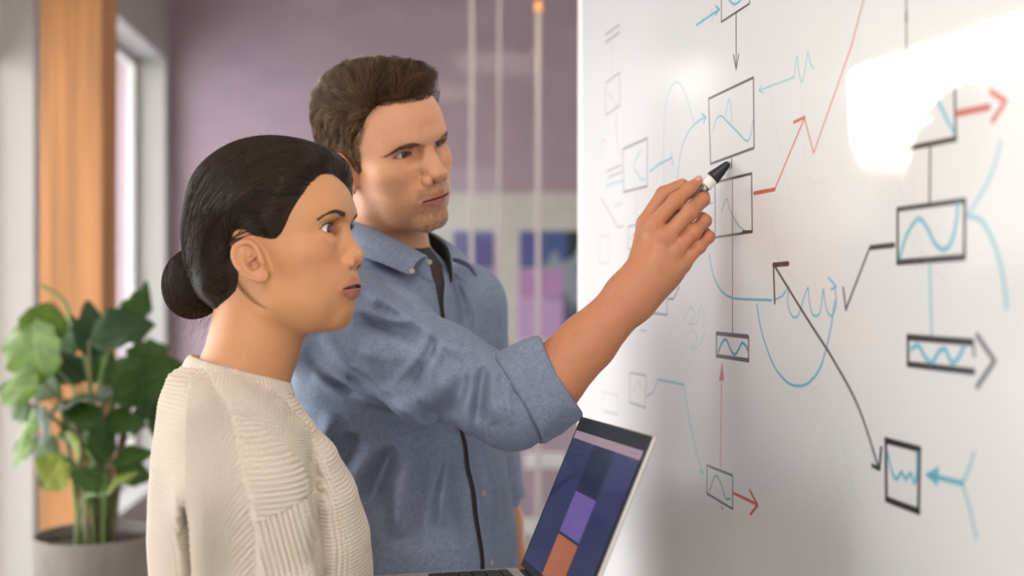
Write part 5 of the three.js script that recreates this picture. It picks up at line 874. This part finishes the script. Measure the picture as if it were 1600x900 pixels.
    line([[1518, 534], [1418, 527], [1418, 569], [1520, 580]], K, 0.0056, 0.9); line([[1418, 527], [1518, 535]], K, 0.0072, 0.85); line([[1418, 569], [1520, 581]], K, 0.0066, 0.85); curve([[1424, 545], [1434, 540], [1446, 560], [1456, 566], [1466, 550], [1476, 546], [1486, 566], [1496, 560], [1506, 540]], B, 0.0058, 0.75); line([[1526, 524], [1553, 564], [1526, 604]], '#4d4749', 0.006, 0.75); line([[1520, 540], [1521, 555]], '#4d4749', 0.005, 0.6);
    quad([1383, 688], [1436, 702], [1434, 798], [1384, 780], 0.0056, 0.9); line([[1383, 688], [1436, 702]], K, 0.0068, 0.9); line([[1384, 780], [1434, 799]], K, 0.0068, 0.9); curve([[1386, 708], [1393, 738], [1400, 748], [1408, 738], [1414, 748], [1422, 740], [1428, 755], [1432, 735], [1431, 706]], B, 0.0046, 0.75);
    line([[1502, 755], [1450, 742]], B, 0.0058, 0.8); g.globalAlpha = 0.8; g.fillStyle = B; g.beginPath(); [[1444, 741], [1466, 728], [1464, 760]].map(P).forEach((p, i) => (i ? g.lineTo(...p) : g.moveTo(...p))); g.fill(); curve([[1502, 755], [1512, 735], [1520, 708]], B, 0.0052, 0.45); curve([[1502, 755], [1514, 795], [1524, 840]], B, 0.0052, 0.45);
    // half-wiped strokes: pale smears the eraser left
    for (let i = 0; i < 14; i++) { const x = 1180 + 260 * R(), y = 60 + 760 * R(), s = [[x, y], [x + 20 * R(), y + 60 + 60 * R()], [x + 30 + 30 * R(), y + 120 + 90 * R()]]; curve(s, R() < 0.5 ? '#dfe6ea' : '#ece6e2', 0.003 + 0.004 * R(), 0.16); }
    g.globalAlpha = 1;
  });
  t.wrapS = t.wrapT = THREE.ClampToEdgeWrapping; t.userData = { U0, U1, V0, V1 }; return t;
})();
{
  const wb = thing('whiteboard', 'large glossy white wall whiteboard covered in black, blue and red marker diagrams', 'whiteboard', [BX(boardEnd), 0, -boardEnd]);
  wb.rotation.y = BA;
  // local axes: +z along the board towards the camera, -x out of its face
  const mk = (w, h, d, x, y, z, r = 0) => box(w, h, d, x, y, z, r), { U0, U1, V0, V1 } = bTex.userData;
  const s = mk(0.018, BY1 - BY0, boardLen, 0.009, (BY0 + BY1) / 2, boardLen / 2); s.setAttribute('uv', s.attributes.uv);
  const mBoard = new THREE.MeshPhysicalMaterial({ color: new THREE.Color().setRGB(0.655, 0.665, 0.67), roughness: 0.32, clearcoat: 0.5, clearcoatRoughness: 0.12, map: bTex });
  uvs(s, (x, y, z) => [(z - U0) / (U1 - U0), (y - BY0 - V0) / (V1 - V0)]);
  part('sheet', s, mBoard, wb);
  const mEdge = mat([0.82, 0.81, 0.79], 0.35);
  part('frame', mk(0.024, BY1 - BY0 + 0.03, 0.026, 0.01, (BY0 + BY1) / 2, -0.011, 0.003), mEdge, wb);
  part('frame', mk(0.024, 0.022, boardLen + 0.02, 0.01, BY1 + 0.011, boardLen / 2, 0.003), mEdge, wb); part('frame', mk(0.024, 0.022, boardLen + 0.02, 0.01, BY0 - 0.011, boardLen / 2, 0.003), mEdge, wb); part('frame', mk(0.024, BY1 - BY0 + 0.03, 0.022, 0.01, (BY0 + BY1) / 2, boardLen + 0.011, 0.003), mEdge, wb);
}
// ---------- the marker in his hand ----------
{
  const tip = at(1139, 254, 1.5455), tail = at(1044, 346, 1.548), d = V(tail).sub(V(tip)), L = d.length(), k = thing('marker', 'white marker with patterned barrel and black cap, held in his hand against the whiteboard', 'marker', tip);
  k.quaternion.setFromUnitVectors(new THREE.Vector3(0, 1, 0), d.clone().normalize());
  const lathe = (pts) => new THREE.LatheGeometry(pts.map((p) => new THREE.Vector2(p[0], p[1])), 28);
  const pat = dataTex(128, 128, (u, v, i, j) => { const n = noise3(i * 0.16 + 2 * noise3(i * 0.05, j * 0.05, 2), j * 0.1, 4); const w = n > 0.12 ? 70 : n > -0.1 ? 165 : 225; return [w, w * 0.95, w * 0.92]; });
  part('cap', lathe([[0.0001, 0], [0.0028, 0.0003], [0.0046, 0.003], [0.0072, 0.016], [0.0096, 0.0275], [0.0099, 0.031], [0.0001, 0.031]]), mat([0.012, 0.012, 0.013], 0.35), k);
  part('collar', lathe([[0.0001, 0.0305], [0.0088, 0.0305], [0.009, 0.032], [0.009, 0.044], [0.0084, 0.045], [0.0001, 0.045]]), mat([0.82, 0.81, 0.79], 0.35), k);
  part('barrel', lathe([[0.0001, 0.0445], [0.0082, 0.0445], [0.0084, 0.047], [0.0084, 0.112], [0.0001, 0.112]]), mat([0.9, 0.9, 0.9], 0.3, { map: pat, metalness: 0.3 }), k);
  part('end', lathe([[0.0001, 0.1115], [0.0082, 0.1115], [0.0082, 0.126], [0.0074, 0.128], [0.0001, 0.128]]), mat([0.82, 0.81, 0.79], 0.35), k);
}
// ---------- laptop on the woman's hands ----------
{
  // corners: A top far, B top near, C hinge far
  const A = V(at(916, 652, 1.45)), B = V(at(1033, 683, 1.17)), C = V(at(813, 884, 1.45)), X = B.clone().sub(A), Lw = X.length(); X.normalize();
  const up = A.clone().sub(C); up.addScaledVector(X, -up.dot(X)); const Lh = up.length(); up.normalize();
  const n = new THREE.Vector3().crossVectors(up, X).normalize(); if (n.x > 0) n.negate(); // out of the screen, towards her
  const hinge = C.clone(), k = thing('laptop', 'open silver laptop with a dark blue screen showing colour swatches, held by the woman', 'laptop', hinge.toArray());
  const deckDir = new THREE.Vector3(-1, 0, 0); deckDir.addScaledVector(X, -deckDir.dot(X)).normalize(); deckDir.y = -0.005; deckDir.normalize();
  const dn = new THREE.Vector3().crossVectors(X, deckDir).normalize(); if (dn.y < 0) dn.negate();
  const mAlu = mat([0.52, 0.5, 0.48], 0.38, { metalness: 0.6 }), mBlack = mat([0.012, 0.012, 0.014], 0.25), mKey = mat([0.016, 0.016, 0.018], 0.55);
  const basis = (g, x, y, z) => { const m = new THREE.Matrix4().makeBasis(x, y, z); if (m.determinant() < 0) { m.makeBasis(x, y, z.clone().negate()); } g.applyMatrix4(m); return g; };
  // lid: local x along the hinge (far to near), y up the screen, z out of the screen
  const lidG = (w, h, t, x, y, z, r) => basis(box(w, h, t, x, y, z, r), X, up, n);
  const zs = new THREE.Matrix4().makeBasis(X, up, n).determinant() < 0 ? -1 : 1;
  const lid = part('lid', lidG(Lw, Lh, 0.005, Lw / 2, Lh / 2, -0.003 * zs, 0.0024), mAlu, k);
  part('bezel', lidG(Lw - 0.003, Lh - 0.003, 0.0012, Lw / 2, Lh / 2, 0.0001 * zs, 0.0005), mBlack, lid);
  const scr = canvas(1024, 704, (g, w, h) => {
    g.fillStyle = '#2c2d5c'; g.fillRect(0, 0, w, h);
    g.fillStyle = '#b89aa4'; g.fillRect(0, 0, w, 42); g.fillStyle = '#8d7078'; for (let i = 0; i < 3; i++) { g.beginPath(); g.arc(w - 60 - i * 34, 21, 6, 0, 7); g.fill(); }
    g.fillStyle = '#33325f'; g.fillRect(0, 42, w * 0.34, h * 0.3); g.fillStyle = '#373565'; g.fillRect(w * 0.68, 42, w * 0.32, h * 0.4);
    g.fillStyle = '#14173d'; g.fillRect(w * 0.36, 42, w * 0.32, h * 0.335); g.fillStyle = '#7a5fae'; g.fillRect(w * 0.36, h * 0.395, w * 0.32, h * 0.29); g.fillStyle = '#191c48'; g.fillRect(w * 0.36, h * 0.685, w * 0.32, h * 0.018); g.fillStyle = '#c26f3e'; g.fillRect(w * 0.36, h * 0.703, w * 0.32, h * 0.3);
  });
  const sg = new THREE.PlaneGeometry(Lw - 0.016, Lh - 0.03); if (zs < 0) { const uv = sg.attributes.uv; sg.rotateY(Math.PI); for (let i = 0; i < uv.count; i++) uv.setX(i, 1 - uv.getX(i)); }
  sg.translate(Lw / 2, Lh / 2 - 0.004, 0.0012 * zs); basis(sg, X, up, n);
  part('screen', sg, new THREE.MeshPhysicalMaterial({ color: 0x050508, roughness: 0.18, clearcoat: 0.6, clearcoatRoughness: 0.05, emissive: 0xffffff, emissiveMap: scr, emissiveIntensity: 0.62 }), lid);
  // deck: local x along the hinge, y up, z from the hinge towards her
  const Ld = 0.205, deck = (w, h, d, x, y, z, r) => { const g = box(w, h, d, x, y, z, r); const m = new THREE.Matrix4().makeBasis(X, dn, deckDir); if (m.determinant() < 0) { g.scale(1, 1, -1); g.applyMatrix4(new THREE.Matrix4().makeBasis(X, dn, deckDir.clone().negate())); } else g.applyMatrix4(m); return g; };
  const base = part('base', deck(Lw, 0.011, Ld, Lw / 2, -0.0065, Ld / 2 + 0.004, 0.0035), mAlu, k);
  part('hinge', deck(Lw * 0.86, 0.007, 0.01, Lw / 2, -0.003, 0.001, 0.003), mBlack, k);
  part('trackpad', deck(0.11, 0.0006, 0.07, Lw / 2, -0.0008, Ld - 0.042, 0.0003), mat([0.5, 0.48, 0.46], 0.3, { metalness: 0.4 }), base);
  part('key_bed', deck(Lw - 0.026, 0.0005, 0.1, Lw / 2, -0.0009, 0.069, 0.0002), mBlack, base);
  // five rows of keys and a space row; far side of the photograph's deck is the start of each row
  const keyShapes = new Map();
  for (let r = 0; r < 6; r++) { const kw = 0.0152, pitch = 0.0177, zc = 0.026 + r * 0.0165, hh = r === 0 ? 0.0095 : 0.0142; let x = 0.0165, widths = r === 5 ? [1, 1, 1, 1.2, 5, 1.2, 1, 1, 1] : r === 4 ? [2.1, 1, 1, 1, 1, 1, 1, 1, 1, 1, 1, 2.1] : r === 3 ? [1.8, 1, 1, 1, 1, 1, 1, 1, 1, 1, 1, 1, 1.6] : [1, 1, 1, 1, 1, 1, 1, 1, 1, 1, 1, 1, 1, 1.2]; const tot = widths.reduce((a, b) => a + b, 0), sc = (Lw - 0.033) / (tot * pitch); for (const w of widths) { const ww = w * pitch * sc - 0.0026; part('key', deck(ww, 0.0016, hh, x + ww / 2, 0, zc, 0.0006), mKey, base); x += w * pitch * sc; } }
}
// ---------- plant in a tall planter ----------
{
  const R = rng(41), O = at(152, 835, 3.05); const k = thing('potted_plant', 'leafy green plant with large lobed leaves in a round grey planter before the wooden post', 'plant', [O[0], 0, O[2]]);
  const top = O[1], r1 = 0.163, pot = [[0.0001, 0], [0.12, 0], [0.128, 0.01], [0.146, top * 0.5], [r1, top], [r1 - 0.004, top + 0.006], [r1 - 0.016, top + 0.004], [r1 - 0.02, top - 0.05], [0.0001, top - 0.05]];
  const pg = new THREE.LatheGeometry(pot.map((p) => new THREE.Vector2(...p)), 56);
  part('planter', pg, mat([0.24, 0.21, 0.185], 0.75, { map: dataTex(128, 128, (u, v, i, j) => { const n = 225 + 18 * noise3(i * 0.08, j * 0.2, 3) + 10 * noise3(i * 0.5, j * 0.5, 6); return [n, n, n]; }) }), k);
  const so = new THREE.CylinderGeometry(r1 - 0.021, r1 - 0.03, 0.03, 40, 4); so.translate(0, top - 0.038, 0); { const p = so.attributes.position; for (let i = 0; i < p.count; i++) if (p.getY(i) > top - 0.03) p.setY(i, p.getY(i) + 0.008 * noise3(p.getX(i) * 60, 3, p.getZ(i) * 60)); so.computeVertexNormals(); } part('soil', so, mat([0.04, 0.028, 0.02], 0.95), k);
  const leafTex = (a, b) => dataTex(128, 128, (u, v, i, j) => { const m = Math.abs(u - 0.5), vein = Math.max(step(0.018, 0.006, m), 0.6 * step(0.12, 0.0, Math.abs(((v * 7 + m * 5) % 1) - 0.5) < 0.06 ? 0 : 1)), n = noise3(i * 0.07, j * 0.07, 2) * 0.12 + 1; return [0, 1, 2].map((q) => lerp(a[q], b[q], vein) * n); });
  const mk = (a, b, e) => new THREE.MeshPhysicalMaterial({ map: leafTex(a, b), roughness: 0.58, transmission: 0.35, specularIntensity: 0.6, thickness: 0, side: THREE.DoubleSide, color: 0xffffff });
  const mLeaf = [mk([52, 82, 30], [92, 115, 55]), mk([84, 116, 36], [130, 150, 66]), mk([38, 66, 36], [78, 100, 62]), mk([112, 128, 40], [150, 160, 76])], mStem = mat([0.13, 0.2, 0.06], 0.6), mWood = mat([0.16, 0.13, 0.07], 0.8);
  // one leaf shape in three variants: wavy lobed blade about a mid-rib, along +y, face +z
  const blade = (lob, bend, seed) => { const nu = 22, nv = 12, P = [], U = [], idx = []; for (let i = 0; i <= nu; i++) { const t = i / nu, wd = Math.pow(Math.sin(Math.PI * Math.pow(t, 0.78)), 0.75) * 0.44 * (1 - lob * 0.3 * (0.5 + 0.5 * Math.cos(t * 6.283 * 3.5))); for (let j = 0; j <= nv; j++) { const s = (j / nv) * 2 - 1, x = s * wd, z = 0.1 * Math.abs(s) * wd + 0.035 * Math.sin(t * 11 + s * 3 + seed) * Math.abs(s) - bend * t * t; P.push(x, t * (1 - 0.25 * bend * t), z); U.push(0.5 + s * 0.5, t); if (i && j) { const a = i * (nv + 1) + j; idx.push(a, a - 1, a - nv - 2, a, a - nv - 2, a - nv - 1); } } } const g = geo(P, null, idx); g.setAttribute('uv', new THREE.BufferAttribute(new Float32Array(U), 2)); return g; };
  const shapes = [blade(0.5, 0.25, 0), blade(0.8, 0.45, 2), blade(0.25, 0.6, 4)];
  // leaves named by where they show: [px, py, depth, length, lean (degrees from up), turn towards the camera, material]
  const L = [[45, 545, 3.0, 0.2, -25, 10, 1], [20, 520, 3.05, 0.16, -60, 20, 1], [70, 500, 3.1, 0.15, 15, -20, 1], [20, 600, 2.95, 0.14, -80, 30, 1], [10, 640, 3.0, 0.13, -100, 10, 0], [45, 665, 2.9, 0.13, -110, 20, 2], [75, 745, 2.95, 0.13, -140, 0, 3], [20, 700, 3.1, 0.12, -95, 30, 1], [95, 610, 2.9, 0.14, 20, 70, 2], [110, 560, 3.1, 0.15, -20, 50, 2], [165, 490, 3.1, 0.14, 5, 15, 0], [160, 520, 2.95, 0.15, 40, 55, 2], [185, 505, 2.9, 0.17, 60, 40, 2], [225, 505, 3.0, 0.17, 68, 60, 0], [205, 575, 3.05, 0.14, 50, 20, 0], [245, 590, 3.0, 0.16, 75, 15, 0], [250, 625, 3.1, 0.15, 100, 10, 2], [215, 615, 2.95, 0.13, 80, 30, 0], [190, 650, 2.95, 0.12, 70, 50, 0], [225, 660, 3.05, 0.12, 95, 60, 0], [150, 600, 3.0, 0.13, 10, 60, 2], [130, 640, 2.9, 0.12, -30, 60, 0], [120, 690, 2.95, 0.11, -60, 40, 1], [170, 690, 2.9, 0.11, 40, 50, 0], [205, 705, 2.95, 0.12, 60, 65, 0], [60, 590, 3.15, 0.14, -45, 0, 0], [90, 530, 3.2, 0.14, -10, 0, 0], [150, 565, 3.2, 0.13, 20, 0, 0], [230, 550, 3.2, 0.13, 55, 10, 0], [100, 700, 2.85, 0.09, -120, 10, 3], [180, 745, 2.85, 0.1, 30, 70, 3], [140, 740, 2.85, 0.1, -20, 60, 0], [210, 730, 3.0, 0.1, 70, 30, 0], [60, 700, 3.2, 0.12, -80, 0, 0], [35, 570, 3.2, 0.14, -55, 0, 0], [30, 660, 3.15, 0.12, -75, 10, 1], [110, 660, 3.15, 0.12, -35, 0, 0], [185, 600, 3.15, 0.12, 40, 0, 0], [265, 660, 3.15, 0.12, 85, 20, 0], [130, 510, 3.15, 0.1, -5, 70, 2]];
  const base = [0, top - 0.03, 0];
  L.forEach(([px, py, Z, len, lean, turn, m], i) => {
    const c = at(px, py, Z), p = [c[0] - O[0], c[1], c[2] - O[2]], a = lean * RAD, dir = [Math.sin(a), Math.cos(a)], st = [p[0] - (dir[0] * len) / 2, p[1] - (dir[1] * len) / 2, p[2]];
    const lf = part('leaf', shapes[i % 3], mLeaf[m], k); lf.scale.setScalar(len); lf.position.set(...st); lf.rotation.set(0, 0, -a); lf.rotateY(turn * RAD * (i % 2 ? 1 : -1)); lf.rotateX(-0.25 + 0.3 * (R() - 0.5));
    const b = [(R() - 0.5) * 0.09, base[1], (R() - 0.5) * 0.09], q = [lerp(b[0], st[0], 0.35) * 0.7, lerp(b[1], st[1], 0.6) + 0.04, lerp(b[2], st[2], 0.4)];
    part('stem', tube([b, q, st], 0.0035, 12, 6), i % 4 ? mStem : mWood, k);
  });
  for (let i = 0; i < 7; i++) { const a = i * 0.9, b = [0.04 * Math.cos(a), base[1], 0.04 * Math.sin(a)]; part('trunk', tube([b, [b[0] * 1.5, top + 0.15, b[2] * 1.3], [b[0] * 2.4 + 0.02 * (R() - 0.5), top + 0.33 + 0.1 * R(), b[2] * 2]], 0.0065, 14, 7), i % 2 ? mStem : mWood, k); }
  part('tendril', tube([[-0.06, top + 0.55, 0.02], [-0.09, top + 0.62, 0], [-0.15, top + 0.66, 0]], 0.005, 12, 6), mStem, k);
}
// ---------- things on and before the back wall ----------
{
  const Zb = BACK - 0.03, atB = (px, py) => at(px, py, Zb);
  // pale pin board with paper colour swatches
  const p0 = atB(640, 301), p1 = atB(1010, 541), k = thing('pin_board', 'wide pale grey pin board on the mauve back wall, under the swatch sheets', 'board', [(p0[0] + p1[0]) / 2, (p0[1] + p1[1]) / 2, -BACK + 0.015]);
  part('panel', box(p1[0] - p0[0], p0[1] - p1[1], 0.03, 0, 0, 0, 0.004), mat([0.62, 0.61, 0.58], 0.85, { map: plaster }), k);
  const paper = (x0, y0, x1, y1, c, label) => { const a = atB(x0, y0), b = atB(x1, y1), t = thing('swatch_sheet', label, 'swatch', [(a[0] + b[0]) / 2, (a[1] + b[1]) / 2, -BACK + 0.033], 'colour swatch sheets on the pin board'); part('sheet', box(b[0] - a[0], a[1] - b[1], 0.004, 0, 0, 0), mat(c, 0.7), t); };
  paper(708, 361, 772, 419, [0.12, 0.11, 0.3], 'indigo square sheet, uppermost of the left column on the pin board'); paper(716, 421, 774, 474, [0.42, 0.26, 0.52], 'lilac square sheet below the indigo one, left column'); paper(722, 490, 776, 536, [0.2, 0.15, 0.46], 'violet square sheet at the bottom of the left column, beside his shoulder');
  paper(812, 361, 850, 419, [0.09, 0.1, 0.3], 'navy narrow sheet, uppermost of the right column on the pin board'); paper(811, 421, 880, 466, [0.45, 0.25, 0.5], 'mauve pink sheet in the middle of the right column'); paper(809, 468, 880, 531, [0.52, 0.33, 0.6], 'pale pink lilac sheet, lowest of the right column');
  const ph = thing('photo_print', 'blue and grey landscape print with a dark tree edge, right of the navy sheet', 'print', [0, 0, 0], undefined), a = atB(851, 361), b = atB(940, 530); ph.position.set((a[0] + b[0]) / 2, (a[1] + b[1]) / 2, -BACK + 0.033);
  part('sheet', box(b[0] - a[0], a[1] - b[1], 0.003, 0, 0, 0), mat([0.9, 0.9, 0.9], 0.6, { map: dataTex(128, 128, (u, v, i, j) => { const n = noise3(i * 0.05, j * 0.05, 7), y = v + 0.14 * n; if (u > 0.4 && v > 0.72 - 0.2 * n) return [26, 52, 36]; return y > 0.72 ? [70, 92, 150] : y > 0.45 ? [150, 160, 172] : y > 0.3 ? [90, 108, 128] : [70, 84, 120]; }) }), ph);
  // low bench cabinet and pale slatted plate along the wall
  const pv = atB(820, 732), qv = atB(884, 708), vt = thing('wall_vent', 'small pale slatted plate low on the mauve back wall', 'vent', [(pv[0] + qv[0]) / 2, (pv[1] + qv[1]) / 2, -BACK + 0.008]);
  part('frame', box(qv[0] - pv[0], qv[1] - pv[1], 0.016, 0, 0, 0, 0.004), mat([0.8, 0.79, 0.8], 0.5), vt); for (let i = 0; i < 4; i++) part('slat', box(qv[0] - pv[0] - 0.03, 0.007, 0.008, 0, -0.026 + i * 0.0175, 0.009), mat([0.72, 0.71, 0.72], 0.5), vt);
}
{ // glass partition, slim bars standing in for upright reflections, small lamp hanging before it
  const Z = 4.6, x0 = at(643, 0, Z)[0], x1 = 1.6, k = thing('glass_partition', 'frameless glass partition with slim pale bars in place of upright reflections', 'partition', [0, 0, -Z]);
  const xs = [x0, at(737, 0, Z)[0], at(780, 0, Z)[0], at(841, 0, Z)[0], x1], g = new THREE.MeshPhysicalMaterial({ color: 0xffffff, roughness: 0.02, transmission: 1, thickness: 0, ior: 1.3, specularIntensity: 0.25 });
  for (let i = 0; i < 4; i++) part('pane', box(xs[i + 1] - xs[i] - 0.012, CEIL - 0.06, 0.008, (xs[i] + xs[i + 1]) / 2, CEIL / 2 + 0.0, 0), g, k);
  for (let i = 1; i < 4; i++) part('bar', box([0, 0.018, 0.012, 0.02][i], CEIL - 0.05, 0.014, xs[i], CEIL / 2, 0, 0.003), mat([0.5, 0.47, 0.47], 0.4), k);  // pale bars built where the glass would show upright reflections
  part('rail', box(x1 - x0, 0.03, 0.03, (x0 + x1) / 2, 0.015, 0), mat([0.55, 0.53, 0.53], 0.4), k); part('rail', box(x1 - x0, 0.03, 0.03, (x0 + x1) / 2, CEIL - 0.015, 0), mat([0.55, 0.53, 0.53], 0.4), k);
  const b = at(841, 11, 4.2), t = thing('pendant_lamp', 'tiny amber bulb hanging on a thin cord at the top of the picture', 'lamp', [b[0], b[1], b[2]]);
  const bulb = new THREE.SphereGeometry(0.016, 20, 14); bulb.scale(1, 1.35, 1);
  part('bulb', bulb, mat([0.6, 0.3, 0.12], 0.3, { emissive: new THREE.Color(1, 0.42, 0.12), emissiveIntensity: 0.55 }), t); part('socket', new THREE.CylinderGeometry(0.01, 0.011, 0.03, 16).translate(0, 0.035, 0), mat([0.2, 0.15, 0.1], 0.4, { metalness: 0.6 }), t); part('cord', new THREE.CylinderGeometry(0.003, 0.003, CEIL - b[1] - 0.05, 8).translate(0, (CEIL - b[1] - 0.05) / 2 + 0.05, 0), mat([0.3, 0.28, 0.27], 0.6), t);
  const pl = new THREE.PointLight(new THREE.Color(1, 0.5, 0.2), 0.12, 0, 2); pl.position.set(b[0], b[1], b[2]); pl.castShadow = true; scene.add(pl);
}
renderer.render(scene, camera);
